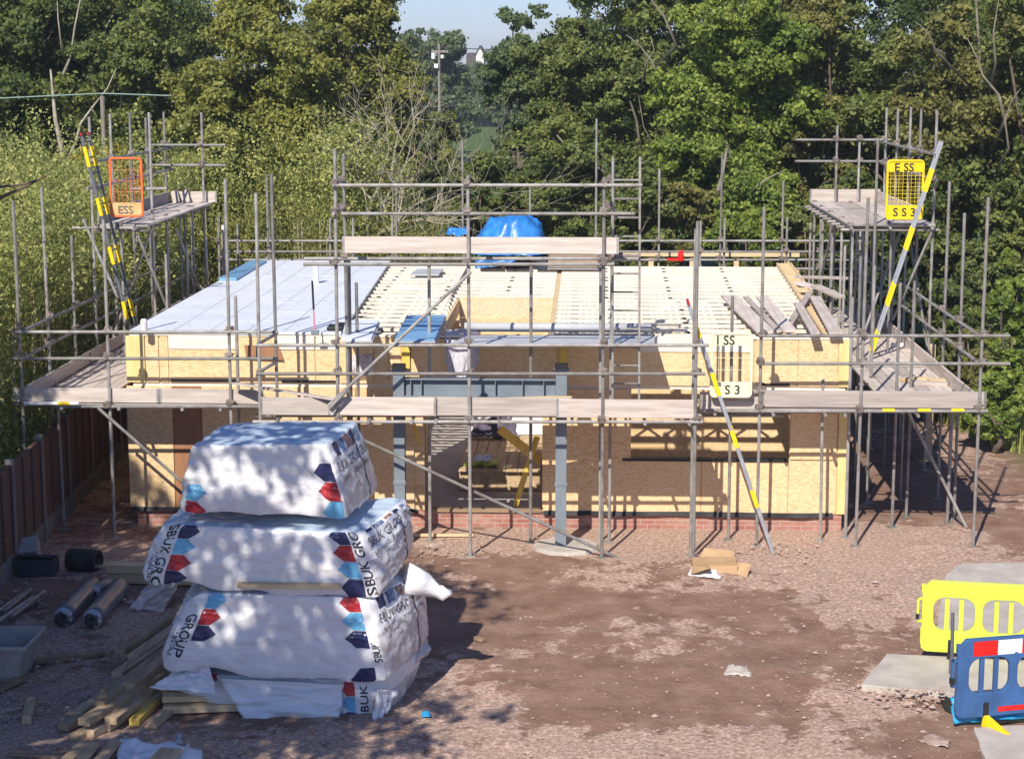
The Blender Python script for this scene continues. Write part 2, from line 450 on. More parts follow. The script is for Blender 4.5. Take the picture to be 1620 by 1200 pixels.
# ------------------------------------------------------------------ ground
YF, YC, YW = 28.05, 27.2, 29.0
def ground():
    xs = sorted(set([-900, -500, -250, -120, -60, -40, -30] + [-24, -21, -18, -15, -13, -11] + [round(-10 + .13 * i, 3) for i in range(139)] + [9, 11, 13, 16, 20, 24] + [30, 40, 60, 120, 250, 500, 900]))
    ys = sorted(set([-60, -20, 0, 8] + [12, 14] + [round(15.5 + .13 * i, 3) for i in range(105)] + [round(29.4 + .4 * i, 3) for i in range(37)] + [46, 50, 55, 60, 70, 80, 100, 130, 170, 220, 300, 450, 700, 1000]))
    pats = [(1000, 858, 3.2, .9, .22), (1330, 880, 2.0, 1.3, .26), (1420, 960, 1.3, 1.6, .24), (1380, 1110, 1.0, .8, .22), (1120, 1190, 1.8, .8, .26),
            (760, 920, 1.6, .8, .12), (1000, 925, 1.6, .7, .14), (930, 1030, 1.2, .35, .12), (90, 1000, 1.6, 1.6, .12), (110, 1100, 1, 1, .16), (640, 1180, 2, .6, .10),
            (300, 1180, 1.5, .6, .12), (1300, 840, 1.2, .6, .25), (1480, 850, 1.2, .9, .24), (200, 880, 1.5, 1, .1),
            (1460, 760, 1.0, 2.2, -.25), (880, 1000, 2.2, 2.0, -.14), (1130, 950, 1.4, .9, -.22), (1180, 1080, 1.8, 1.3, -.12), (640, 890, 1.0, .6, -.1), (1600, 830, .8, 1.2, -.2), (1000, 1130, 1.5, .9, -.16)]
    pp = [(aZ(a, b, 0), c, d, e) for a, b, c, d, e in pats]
    vv = []; rub = []; gra = []
    for y in ys:
        for x in xs:
            near = 10 < y < 44 and abs(x) < 24
            z = 0.0
            if near:
                z = .035 * noise.noise(Vector((x * .8, y * .8, 1))) + .03 * noise.noise(Vector((x * 2.3, y * 2.3, 4)))
                if 27 < y < 41 and -7.8 < x < 5: z *= .3
                if y > 42: z *= max(0, (44 - y) / 2)
            rt_ = 0
            for x0_, k_, c_ in ((.9, .10, .012), (2.3, .10, .012), (3.6, -.16, .008), (4.9, -.16, .008), (-.6, .02, .03)):
                xc = x0_ + k_ * (y - 19) + c_ * (y - 19) ** 2; dd = (x - xc) / .16
                if 15 < y < 26.6 and abs(dd) < 3: rt_ += math.exp(-dd * dd) - .45 * math.exp(-(abs(dd) - 1.7) ** 2 * 2)
            rt_ *= .6 + .6 * noise.noise(Vector((x * .7, y * .7, 6)))
            z -= .03 * rt_
            vv.append((x, y, z))
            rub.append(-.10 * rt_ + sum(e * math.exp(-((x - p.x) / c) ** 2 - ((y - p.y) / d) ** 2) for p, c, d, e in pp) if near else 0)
            g = 0
            lim = 41.5 + 1.2 * noise.noise(Vector((x * .3, 0, 3)))
            if y > lim or x < -9.3: g = 1
            if x > 7.4 + .35 * (40 - y) * (.5 if y > 30 else 1) and y > 30: g = 1
            gra.append(g)
    n = len(xs)
    ff = [(j * n + i, j * n + i + 1, (j + 1) * n + i + 1, (j + 1) * n + i) for j in range(len(ys) - 1) for i in range(n - 1)]
    me = bpy.data.meshes.new('ground')
    me.from_pydata(vv, [], ff)
    me.polygons.foreach_set('use_smooth', [True] * len(ff))
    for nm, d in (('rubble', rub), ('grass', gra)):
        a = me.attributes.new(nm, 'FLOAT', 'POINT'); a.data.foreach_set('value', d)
    me.materials.append(MT['ground'])
    o = bpy.data.objects.new('ground', me); COL.objects.link(o)
    tag(o, kind='structure')
ground()

def rubble():
    rg = np.random.default_rng(5)
    mb_v = []; mb_f = []
    n = 0
    base = [(1, 0, 0), (.3, .95, 0), (-.8, .6, 0), (-.8, -.6, 0), (.3, -.95, 0), (.1, .1, .8), (0, 0, -.4)]
    fc = [(0, 1, 5), (1, 2, 5), (2, 3, 5), (3, 4, 5), (4, 0, 5)]
    while n < 4200:
        x = rg.uniform(-9, 9); y = rg.uniform(16.5, 28.3)
        k = noise.noise(Vector((x * .5, y * .5, 9))) + .6 * noise.noise(Vector((x * 1.7, y * 1.7, 2)))
        if 22 < y < 25.5 and -2 < x < 4: k -= .25
        if x > 2.5 or y > 26: k += .3
        if x < -5: k += .15
        if rg.random() > .28 + .6 * k: continue
        s = .008 + .015 * rg.random() ** 2.5 + (.035 * rg.random() if rg.random() < .03 else 0)
        a = rg.uniform(0, 6.28); c, d = math.cos(a), math.sin(a)
        o = len(mb_v)
        z = .035 * noise.noise(Vector((x * .8, y * .8, 1))) + .03 * noise.noise(Vector((x * 2.3, y * 2.3, 4)))
        for p in base:
            px, py, pz = [q * s * rg.uniform(.7, 1.3) for q in p]
            mb_v.append((x + c * px * 1.3 - d * py, y + d * px * 1.3 + c * py, z + pz + s * .25))
        mb_f += [tuple(i + o for i in f) for f in fc]
        n += 1
    for px, py, rr, k_ in ((85, 1118, .45, 160), (175, 958, .4, 60), (95, 955, .5, 90), (60, 1000, .5, 70), (120, 1060, .5, 70), (700, 870, .35, 60), (1440, 1105, .35, 120), (1220, 872, .5, 60), (1480, 1100, .3, 60)):
        c = aZ(px, py, 0)
        for _ in range(k_):
            x, y = c.x + rg.normal() * rr, c.y + rg.normal() * rr * .7
            s = .016 + .028 * rg.random() ** 2.5; a = rg.uniform(0, 6.28); ca, sa = math.cos(a), math.sin(a); o = len(mb_v)
            z = .03 + .05 * math.exp(-((x - c.x) ** 2 + (y - c.y) ** 2) / rr ** 2)
            for p in base:
                qx, qy, qz = [q * s * rg.uniform(.6, 1.3) for q in p]
                mb_v.append((x + ca * qx * 1.3 - sa * qy, y + sa * qx * 1.3 + ca * qy, z + qz))
            mb_f += [tuple(i + o for i in f) for f in fc]
    b = MB(); b.v = [Vector(p) for p in mb_v]; b.f = mb_f; b.m = [0] * len(mb_f)
    tag(b.build('rubble', MT['stone']), 'pale pink stone chips scattered over the reddish earth', 'rubble', kind='stuff')
rubble()

# ------------------------------------------------------------------ building
XL, XR = -7.36, 4.17
def xw(px, py=700, Y=YW): return aY(px, py, Y).x
ZR0, ZR1, YR = 3.14, 3.18, 39.9          # roof edge heights front, rear; rear line
def zr(y): return ZR0 + (ZR1 - ZR0) * (y - YW) / (YR - YW)
def xright(y): return 4.17 + .33 * (y - YW) / (YR - YW)
house = thing('timber_frame_building', 'single storey timber frame building with unfinished flat roof inside the scaffolding', 'building', (-1.6, 34, 0))

b = MB()
b.box(XL + .03, XR - .03, YW + .02, YW + .28, 0, .27)
b.box(XL + .03, XL + .28, YW + .28, YR, 0, .27); b.box(XR - .25, XR - .03, YW + .28, YR, 0, .27)
b.build('brick_plinth', MT['brick'], house)
b = MB().box(XL + .28, XR - .25, YW + .28, YR, .05, .262)
b.build('floor_slab', MT['concrete'], house)
# black membrane strip hanging wavy over the plinth
def dpc(x0, x1, seed):
    b = MB()
    def fn(u, v):
        x = x0 + (x1 - x0) * u
        h = .07 + .04 * noise.noise(Vector((x * 1.1, seed, 0)))
        return (x, YW - .02 - .025 * v * (1 + noise.noise(Vector((x * 3, seed, 1)))), .30 - h * v - .02 * noise.noise(Vector((x * .8, 3, seed))))
    b.sheet(fn, 60, 2)
    return b.build('damp_proof_strip', MT['dpc'], house, solid=.006)
dpc(xw(205), xw(660), 1); dpc(xw(860), xw(1320), 4)

def panel(name, mt, px0, px1, z0, z1, Y=YW, th=.018, py=700, bevel=0.003):
    b = MB().box(xw(px0, py), xw(px1, py), Y, Y + th, z0, z1)
    return b.build(name, MT[mt], house, bevel=bevel)
# lower wall
panel('osb_panel', 'osb', 203, 274, .28, 2.3)
panel('plywood_panel', 'ply', 275, 320, .28, 2.3, YW + .004)
panel('osb_panel', 'osb', 321, 440, .28, 2.3)
panel('osb_panel', 'osb', 441, 563, .28, 2.3)
panel('osb_panel', 'osb', 564, 640, .28, 2.3, YW + .003)
panel('plywood_panel', 'pine', 641, 655, .28, 2.3, YW - .02, .05)
panel('plywood_panel', 'pine', 656, 672, .28, 2.3, YW + .03, .09)
panel('osb_panel', 'osb', 858, 998, .28, 2.3)
panel('osb_panel', 'osb', 998, 1110, .28, 1.13)
panel('osb_panel', 'osb', 1111, 1248, .28, 1.13, YW + .003)
panel('osb_panel', 'osb', 1249, 1325, .28, 2.3, YW + .002)
o = panel('osb_panel', 'osb', 1250, 1323, 1.18, 1.93, YW - .03, .018); o['label'] = 'square board fixed over the wall'
panel('corner_board', 'edge_yellow', 1326, 1341, .28, 2.3, YW - .01, .03)
panel('window_sill', 'dpc', 985, 1248, 1.13, 1.17, YW - .02, .2)
b = MB().box(xw(672), xw(858), YW - .02, YW + .16, .26, .31); b.build('door_sill', MT['old_x'], house)
# inner faces and reveals so the wall has thickness
b = MB()
for a, c in ((XL, xw(672)), (xw(858), xw(998)), (xw(1249), XR)):
    b.box(a + .02, c, YW + .025, YW + .14, .28, 2.3)
b.box(xw(998), xw(1249), YW + .025, YW + .14, .28, 1.12)
b.build('wall_core', MT['pine'], house)
# roof edge band
ZB = 2.36
b = MB().box(XL + .03, XR - .03, YW + .03, YW + .16, 2.3, 2.42)
b.build('wall_plate', MT['joist'], house)
for px0, px1, m_, dy in ((200, 229, 'edge_yellow', -.01), (231, 251, 'osb', 0), (254, 266, 'osb', .004), (268, 373, 'osb', 0), (375, 498, 'osb', .003), (501, 536, 'osb', 0),
                         (538, 590, 'osb', .004), (592, 614, 'pine', 0), (617, 634, 'osb', .004), (897, 1010, 'osb', 0), (1011, 1100, 'osb', .003), (1101, 1192, 'osb', 0), (1195, 1262, 'osb', .003),
                         (1263, 1326, 'osb', 0), (1327, 1346, 'edge_yellow', -.01)):
    panel('osb_panel' if m_ == 'osb' else 'corner_board', m_, px0, px1, ZB, 3.12, YW + dy, .02, 575)
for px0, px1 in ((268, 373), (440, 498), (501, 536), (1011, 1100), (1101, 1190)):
    panel('glare_strip', 'joist', px0, px1, 2.91, 3.12, YW - .016, .018, 575)  # pale strips paint sun glare along the top of the band
for px0, px1 in ((270, 373), (445, 536), (1204, 1250)):
    panel('gap_shade', 'dpc', px0, px1, 2.375, 2.41, YW - .012, .014, 575, 0)  # black strips paint the shade of open gaps under the boards
b = MB().box(XL + .05, XR - .05, YW + .022, YW + .1, ZB + .06, 3.10); b.build('edge_frame', MT['pine'], house)
panel('osb_panel', 'osb', 650, 884, ZB, 3.1, YW + .12 - .13, .018, 575)
panel('timber_post', 'yellow_pine', 636, 649, 2.62, 3.1, YW - .06, .09, 565)
panel('timber_post', 'yellow_pine', 884, 897, 2.62, 3.1, YW - .06, .09, 565)
b = MB().box(XL, XR, YW - .012, YW + .12, 3.122, 3.15); b.build('eave_board', MT['joist'], house)
o = MB(); o.hexa([aY(386, 546, YW - .04), aY(440, 546, YW - .04), aY(448, 569, YW - .06), aY(390, 566, YW - .06)] + [p + Vector((0, .012, 0)) for p in (aY(386, 546, YW - .04), aY(440, 546, YW - .04), aY(448, 569, YW - .06), aY(390, 566, YW - .06))])
o.build('loose_board_piece', MT['ply'], house)
# side and rear walls
b = MB(); b.box(XL, XL + .14, YW + .15, YR, .28, 2.9); b.build('side_wall', MT['osb'], house)
b = MB(); b.box(XR - .14, XR, YW + .15, YR, .28, 2.9); b.build('side_wall', MT['dpc'], house)
b = MB(); b.box(XL + .14, XR - .14, YR - .14, YR, .28, 2.9); b.build('rear_wall', MT['osb'], house)
# inside
b = MB(); b.box(-2.3, -.5, 35.4, 35.5, .28, 2.8); b.build('interior_wall', MT['white'], house)
b = MB(); b.box(-.2, XR - .14, 32.2, 32.3, .28, 2.8); b.build('interior_wall', MT['osb'], house)
b = MB(); b.box(-.32, -.2, YW + .15, 35.4, .28, 2.8); b.build('interior_wall', MT['osb'], house)
b = MB(); b.box(-2.95, -2.85, YW + .15, 33.0, .28, 2.8); b.build('interior_wall', MT['pine'], house)

# open web joists across the roof
def joist(x0, x1, y, zt):
    b = MB()
    b.box(x0, x1, y - .045, y + .045, zt - .05, zt)
    b.box(x0, x1, y - .036, y + .036, zt - .295, zt - .253)
    n = max(2, int((x1 - x0) / .3))
    for i in range(n):
        xa = x0 + (x1 - x0) * i / n; xb = x0 + (x1 - x0) * (i + 1) / n
        za, zb_ = (zt - .26, zt - .04) if i % 2 == 0 else (zt - .04, zt - .26)
        s = 1 if i % 4 < 2 else -1
        b.beam((xa, y + s * .042, za), (xb, y + s * .042, zb_), .006, .045, (0, 0, 1), 1)
    for x in (x0 + .02, (x0 + x1) / 2, x1 - .05): b.box(x, x + .045, y - .045, y + .045, zt - .254, zt - .046)
    return b
yy = YW + .42
JY = []
while yy < YR:
    JY.append(yy)
    joist(-7.25, -2.42 if yy < 34.1 else -.62, yy, zr(yy) - .012).build('joist', [MT['joist'], MT['alu']], house)
    joist(-.52, xright(yy) - .35, yy, zr(yy) - .012 + .008).build('joist', [MT['joist'], MT['alu']], house)
    yy += .56
b = MB().box(-.62, -.52, YW + .3, YR, 2.84, 3.11); b.build('roof_beam', MT['pine'], house)
# gable ladder along the right edge
b = MB()
for off in (.34, .05):
    b.hexa([(xright(YW) - off - .045, YW + .15, 2.98), (xright(YW) - off, YW + .15, 2.98), (xright(YR) - off, YR, 3.02), (xright(YR) - off - .045, YR, 3.02),
            (xright(YW) - off - .045, YW + .15, 3.19), (xright(YW) - off, YW + .15, 3.19), (xright(YR) - off, YR, 3.23), (xright(YR) - off - .045, YR, 3.23)])
y = YW + .4
while y < YR:
    b.box(xright(y) - .338, xright(y) - .097, y, y + .06, 2.99 + .004 * (y - YW), 3.18 + .004 * (y - YW)); y += .4
b.build('gable_ladder', MT['pine'], house)
# left half boarded and covered
b = MB()
def ztop(y): return zr(y) + .055
xm0, xm1 = aZ(532, 533, 3.2).x, aZ(616, 415, 3.22).x
b.hexa([(XL - .02, YW - .03, 3.155), (xm0, YW - .03, 3.155), (xm1, YR, 3.19), (XL + .1, YR, 3.19), (XL - .02, YW - .03, ztop(YW)), (xm0, YW - .03, ztop(YW)), (xm1, YR, ztop(YR)), (XL + .1, YR, ztop(YR))])
rs = random.Random(3)
for i in range(240):   # small printed marks in rows along the boards
    y = YW + .3 + rs.randint(0, 26) * .4; x = XL + .2 + rs.randint(0, 22) * .15
    if x > -4.35: continue
    b.add([(x, y, ztop(y) + .003), (x + .045, y + .03, ztop(y) + .003), (x + .045, y + .05, ztop(y) + .003), (x, y + .02, ztop(y) + .003)], [(0, 1, 2, 3)], 1)
for xq in (.7, 1.3, 1.9, 2.5):
    b.add([(XL + xq, YW, ztop(YW) + .003), (XL + xq + .012, YW, ztop(YW) + .003), (XL + xq + .1, YR, ztop(YR) + .003), (XL + xq + .088, YR, ztop(YR) + .003)], [(0, 1, 2, 3)], 1)
for y in (30.3, 31.5, 32.7, 33.9, 35.1, 36.3, 37.5, 38.7):
    b.box(XL + .06, xm0 + .06 * (y - YW) / 2, y, y + .012, ztop(y), ztop(y) + .004, 1)
for i in range(12):
    y = rs.uniform(30.5, 39); x = rs.uniform(-7, -4.8)
    b.box(x, x + rs.uniform(.15, .5), y, y + .05, ztop(y) + .002, ztop(y) + .006, 2)
b.build('roof_membrane', [MT['membrane'], MT['foil'], MT['white']], house)
b = MB().box(-7.3, -6.95, 36.0, 39.5, ztop(36) + .004, ztop(39) + .05); b.build('edge_strip', MT['bluefoil'], house)
# sheets of board laid over the middle
def roofsheet(name, mt, corners, z, th=.02):
    ps = [aZ(x, y, z) for x, y in corners]
    b = MB().hexa(ps + [p + Vector((0, 0, th)) for p in ps])
    return b.build(name, MT[mt], house, bevel=.003)
b = MB().box(-2.42, -2.37, YW + .3, 34.0, 2.86, 3.13); b.build('trimmer', MT['pine'], house)
b = MB().box(-2.37, -.62, 33.98, 34.0, 2.78, 3.17); b.build('upright_panel', MT['osb_sunlit'], house, bevel=.003)  # paler board paints the sun on the panel's upper half
b = MB().box(-2.37, -.62, 33.96, 33.985, 2.0, 2.775); b.build('upright_panel', MT['osb'], house, bevel=.003)
b = MB().box(-2.37, -.62, YW + .2, YW + .26, 2.86, 3.12); b.build('trimmer', MT['pine'], house)
roofsheet('roof_sheet', 'joist', [(704, 488), (716, 462), (742, 418), (722, 418)], 3.22)

# ------------------------------------------------------------------ steel frame in front of the opening
frame = thing('steel_portal_frame', 'grey steel portal frame of two posts and a deep beam before the opening', 'steel frame', (-1.7, 27.75, 0))
YS = 27.78
def post(pxb, pyb, zt):
    p = aZ(pxb, pyb, 0); x = aY(pxb, pyb, YS).x
    b = MB()
    b.box(x - .085, x + .085, YS - .09, YS - .075, .02, zt); b.box(x - .085, x + .085, YS + .075, YS + .09, .02, zt); b.box(x - .006, x + .006, YS - .075, YS + .075, .02, zt)
    b.box(x - .075, x - .06, YS - .075, YS + .075, .02, zt)
    b.box(x - .16, x + .16, YS - .15, YS + .15, .0, .02)
    b.box(x - .1, x + .1, YS - .098, YS - .09, 1.0, 1.06)
    o = b.build('post', MT['steel'], frame, bevel=.003)
    c = MB().box(x - .12, x + .12, YS - .1, YS + .1, zt, zt + .02); c.box(x - .1, x + .1, YS - .085, YS + .085, zt + .02, zt + .1, 1)
    c.build('cap_plate', [MT['steel'], MT['dpc']], o)
    return x
xa = post(634, 868, 2.78); xb = post(887, 868, 2.80)
zb0, zb1 = aY(760, 627, YS).z, aY(760, 598, YS).z
b = MB()
b.box(xa + .09, xb - .09, YS - .1, YS + .1, zb1 - .018, zb1); b.box(xa + .09, xb - .09, YS - .1, YS + .1, zb0, zb0 + .018)
b.box(xa + .09, xb - .09, YS - .006, YS + .006, zb0 + .018, zb1 - .018)
for t_ in (.04, .11, .60, .78, .92): 
    x = xa + .09 + (xb - xa - .18) * t_; b.box(x, x + .012, YS - .095, YS + .095, zb0 + .018, zb1 - .018)
b.build('beam', MT['steel'], frame, bevel=.002)
b = MB(); p = aZ(895, 868, 0)
b.path([(p.x, YS, -.05), (p.x, YS, .055)], [.55, .5], 11); o = b.build('concrete_footing', MT['concrete'], None, bevel=.02)
tag(o, 'rough pale concrete footing under the foot of the grey steel post', 'footing')

# ------------------------------------------------------------------ scaffolding
TR = .026
def coupler_mesh():
    b = MB()
    b.box(-.042, .042, -.058, .058, -.044, .044); b.box(-.06, .06, -.036, .038, -.034, .034)
    b.tube((.02, -.09, .03), (.02, -.03, .03), .011, 6); b.tube((-.052, -.01, -.02), (-.095, -.01, -.02), .011, 6)
    o = b.build('coupler', MT['coupler'])
    me = o.data; ORG.pop(o.name); bpy.data.objects.remove(o)
    return me
CPL = coupler_mesh()

class Scaf:
    def __init__(s, label, loc):
        s.o = thing('scaffold', label, 'scaffolding', loc, 'tube scaffolds round the building'); s.V = []; s.H = []
    def part(s, name, b, mt, **k):
        return b.build(name, MT[mt] if isinstance(mt, str) else mt, s.o, **k)
    def st(s, x, y, z1, z0=0.0, lean=(0, 0), foot=True, double=None):
        b = MB(); p, q = Vector((x, y, z0)), Vector((x + lean[0], y + lean[1], z1))
        b.tube(p, q, TR, 10)
        if z0 < .1:
            b.box(x - .075, x + .075, y - .075, y + .075, z0 - .01, z0 + .008)
        s.part('standard', b, 'tube', smooth=False)
        s.V.append((p, q))
    def px(s, px, pyt, Y, z0=0.0):
        """standard whose top shows at (px, pyt), in the row at distance Y"""
        p = aY(px, pyt, Y); s.st(p.x, Y, p.z, z0, (rnd.uniform(-.03, .03), rnd.uniform(-.02, .02)))
    def pxX(s, px, pyt, X, z0=0.0):
        p = aX(px, pyt, X); s.st(X, p.y, p.z, z0, (rnd.uniform(-.03, .03), rnd.uniform(-.03, .03)))
    def ho(s, p, q, name='guard_rail', mt='tube', cpl=True):
        p, q = Vector(p), Vector(q)
        s.part(name, MB().tube(p, q, TR, 10), mt)
        if cpl: s.H.append((p, q))
    def hpx(s, x0, x1, py, Y, name='guard_rail', py2=None, mt='tube'):
        s.ho(aY(x0, py, Y), aY(x1, py2 or py, Y), name, mt)
    def couplers(s):
        seen = []
        for p, q in s.H:
            for a, c in s.V:
                u = q - p; v = c - a; w_ = p - a
                A, B, D = u.dot(u), u.dot(v), v.dot(v); E, G = u.dot(w_), v.dot(w_)
                den = A * D - B * B
                if den < 1e-6: continue
                t_ = (B * G - D * E) / den; k = (A * G - B * E) / den
                if -.02 < t_ < 1.02 and 0 < k < 1.01:
                    m1, m2 = p + u * t_, a + v * k
                    if (m1 - m2).length < .14:
                        c_ = (m1 + m2) / 2
                        if any((c_ - z).length < .08 for z in seen): continue
                        seen.append(c_)
                        if len(seen) > 95: return
                        o = bpy.data.objects.new('coupler', CPL); COL.objects.link(o); o.parent = s.o
                        o.location = c_ - ORG[s.o.name]; o.rotation_euler = (rnd.uniform(-.3, .3), rnd.uniform(-.4, .4), rnd.choice((0, 1.57, 3.14)))
    def board(s, x0, x1, y0, y1, z, name='deck_board', th=.038):
        mt = 'board_x' if (x1 - x0) > (y1 - y0) else 'board_y'
        b = MB().hexa([(x0, y0, z + rnd.uniform(0, .006)), (x1, y0, z + rnd.uniform(0, .006)), (x1, y1, z + rnd.uniform(0, .006)), (x0, y1, z + rnd.uniform(0, .006)),
                       (x0, y0, z + th), (x1, y0, z + th), (x1, y1, z + th), (x0, y1, z + th)])
        e = .035   # hoop iron round both ends
        for k in (0, 1):
            if (x1 - x0) > (y1 - y0):
                xa = x0 if k == 0 else x1 - e; b.box(xa - .002, xa + e + .002, y0 - .002, y1 + .002, z - .001, z + th + .008, 1)
            else:
                ya = y0 if k == 0 else y1 - e; b.box(x0 - .002, x1 + .002, ya - .002, ya + e + .002, z - .001, z + th + .008, 1)
        s.part(name, b, [MT[mt], MT['tube']], bevel=.004)
    def toe(s, p, q, h=.225, th=.038, mt='board_x'):
        p, q = Vector(p), Vector(q)
        b = MB().beam(p + Vector((0, 0, h / 2)), q + Vector((0, 0, h / 2)), th, h)
        d = (q - p).normalized()
        for c in (p, q - d * .035):
            b.beam(c + Vector((0, 0, h / 2)) - d * .002, c + d * .037 + Vector((0, 0, h / 2)), th + .005, h + .005, mi=1)
        s.part('toe_board', b, [MT[mt], MT['tube']], bevel=.004)
    def brace(s, p, q): s.part('brace', MB().tube(p, q, TR, 10), 'tube')

ZD = 2.15     # underside of the main lift's boards
# --- left half of the front
A = Scaf('tube scaffold along the left part of the front wall, its toe boards dappled with shade', (-7, YF, 0))
for px, py in ((22, 317), (163, 348), (356, 283)): A.px(px, py, YF)
for px, py, Y in ((375, 468, 28.55), (92, 600, 28.6)): A.px(px, py, Y)
for py in (525, 567): A.hpx(20, 440, py, YF - .05)
A.hpx(88, 415, 643, YF - .05, 'ledger'); A.hpx(20, 410, 640, 28.62, 'ledger')
A.hpx(38, 125, 638, YF - .12, 'wrapped_tube', mt='white'); 
A.part('marking_band', MB().tube(aY(92, 638, YF - .12), aY(110, 638, YF - .12), TR + .003, 10), 'yellow')
x0, x1 = aY(36, 620, YF).x, aY(412, 620, YF).x
for i in range(4): A.board(x0 + (.02 if i % 2 else .4), x1 - .05, YF + .08 + .165 * i - .03, YF + .08 + .165 * i + .125, ZD + .0)
A.toe((aY(20, 612, YF).x, YF - .03 + .075, ZD + .04), (aY(250, 612, YF).x, YF + .045, ZD + .04)); A.toe((aY(251, 612, YF).x, YF + .05, ZD + .04), (aY(415, 612, YF).x, YF + .05, ZD + .03))
for px in (100, 190, 290, 350): 
    x = aY(px, 640, YF).x; A.ho((x, YF - .1, ZD - .04), (x, 28.75, ZD - .04), 'transom', cpl=False)
A.brace(aY(155, 645, YF - .1), aY(402, 862, YF + .1))
for py in (545, 590): A.ho(aY(407, py, YC + .05), aY(438, py - 18, YF), 'guard_rail')
A.couplers()
# --- left side
B = Scaf('tube scaffold along the left side of the roof, by the tall thicket', (-8.4, 34, 0))
XO, XI = -8.9, -7.75
for px, py in ((68, 296), (112, 373)): B.pxX(px, py, XO)
for Y in (31.6, 33.4, 35.2, 37.0, 38.8, 40.4): B.st(XI, Y, 2.6 if Y < 32 else 4.0, 0)
for Y in (41.0,): B.st(XO, Y, 4.1)
for z in (3.30, 2.88): B.ho((XO + .05, YF, z), (XO + .05, 41.3, z))
for X in (XO + .05, XI - .05): B.ho((X, YF, ZD - .03), (X, 41.3, ZD - .03), 'ledger')
for i in range(5):
    for k, (ya, yb) in enumerate(((28.75, 32.2), (32.25, 36.1), (36.15, 40.5))):
        X = XO + .1 + .232 * i
        B.board(X, X + .222, ya + rnd.uniform(-.03, .03), yb, ZD)
for ya, yb in ((28.2, 31.9), (31.95, 35.8), (35.85, 40.5)): B.toe((XO + .06, ya, ZD + .04), (XO + .06, yb, ZD + .04), mt='board_y')
for Y in (29.9, 31.6, 33.4, 35.2, 37, 38.8): B.ho((XO - .15, Y, ZD - .08), (XI + .1, Y, ZD - .08), 'transom', cpl=False)
B.brace(aX(300, 440, XO), aX(345, 475, XI))
B.couplers()
# --- raised loading bay on the left
Lb = Scaf('raised loading bay of tubes and boards, standing above the left side scaffold', (-8.4, 36.5, 0))
ZT = 4.55
for px, py in ((139, 185), (173, 180), (205, 178), (233, 186), (260, 177)): Lb.pxX(px, py, XO)
YL0 = aX(150, 357, XO).y; YL1 = aX(262, 300, XO).y
XTI = -8.1
p = aX(234, 178, XTI - .02); Lb.st(XTI, p.y, p.z); p = aX(317, 178, XTI - .02); Lb.st(XTI, p.y, p.z)
yi0, yi1 = aX(234, 178, XTI).y, aX(317, 178, XTI).y
for k in range(1, 4): Lb.st(XTI + .02, yi0 + (yi1 - yi0) * k / 4, ZT + .02)
Lb.st(XTI - .35, YL0 + .1, ZT); Lb.st(XTI - .4, yi1, 4.4)
for z in (5.72, 5.27): Lb.ho((XO + .05, YL0 - .6, z), (XO + .05, yi1 + .6, z)); 
for z in (5.80, 5.38): Lb.ho((XO - .3, yi1 + .05, z), (XTI + .5, yi1 + .05, z))
Lb.ho(aY(207, 299, YL0), aY(264, 298, YL0))
for X in (XO + .05, XTI - .05): Lb.ho((X, YL0 - .2, ZT - .03), (X, yi1 + .3, ZT - .03), 'ledger')
for k in range(6):
    Y = YL0 + .15 + (yi1 - YL0) * k / 5; Lb.ho((XO - .1, Y, ZT - .075), (XTI + .12, Y, ZT - .075), 'transom', cpl=False)
Lb.ho((XO - .45, YL0 - .02, ZT - .02), (XTI - .1, YL0 - .02, ZT - .02), 'transom')
for i in range(4):
    X = XO + .06 + .225 * i; Lb.board(X, X + .216, YL0 + .05 * (i % 2), YL0 + 3.6, ZT); Lb.board(X, X + .216, YL0 + 3.62, yi1 + .3, ZT)
Lb.toe((XO + .04, YL0 + .1, ZT + .04), (XO + .04, YL0 + 3.2, ZT + .04), mt='board_y'); Lb.toe((XO + .04, YL0 + 3.25, ZT + .04), (XO + .04, yi1 + .2, ZT + .04), mt='board_y')
Lb.toe((XO + .1, yi1 + .25, ZT + .04), (XTI + .25, yi1 + .25, ZT + .04))
for k in range(2):
    p = Vector((XO + .25 + .22 * k, yi1 + .2, ZT + .04)); Lb.part('deck_board', MB().beam(p + Vector((0, -.25, 0)), p + Vector((-.1, 0, .24)), .15, .03, (0, 1, 0)), 'board_x', bevel=.004)
Lb.brace(aX(132, 348, XO - .05), aX(186, 470, XI)); Lb.brace(aX(218, 373, XTI), aX(270, 500, XI)); Lb.brace(aX(277, 360, XTI + .05), aX(318, 462, XI))
Lb.brace((XO, YL0 + 1, 2.4), (XTI, YL0 + 1, ZT - .1))
Lb.couplers()
# --- rear
Rr = Scaf('tube scaffold along the rear edge of the roof, in front of the hedge', (-1.5, 41.5, 0))
for px, py in ((345, 343), (425, 345), (520, 345), (619, 340), (627, 295), (732, 223), (838, 297), (945, 188), (1045, 267), (1141, 242), (1240, 286), (1316, 349)): Rr.px(px, py, 41.9)
for px, py in ((421, 276), (557, 345), (1108, 349), (1146, 345), (1246, 343), (1299, 347)): Rr.px(px, py, 40.7)
for py in (381, 411): Rr.hpx(352, 1372, py, 41.85); 
Rr.hpx(352, 1372, 398, 40.65, 'guard_rail'); Rr.hpx(352, 1372, 425, 40.65, 'ledger'); Rr.ho((-8, 41.85, ZD), (6, 41.85, ZD), 'ledger')
for i in range(4):
    for k in range(3): Rr.board(-7.4 + 4 * k, -3.45 + 4 * k, 40.75 + .25 * i, 40.97 + .25 * i, ZD)
Rr.couplers()
b = MB(); p = aY(355, 445, 40.2); q = aY(353, 356, 40.3); b.beam(p - Vector((0, 0, .6)), q, .14, .05, (1, 0, 0)); o = b.build('plank', MT['joist'])
tag(o, 'pale plank standing on end at the back left corner of the roof', 'plank')
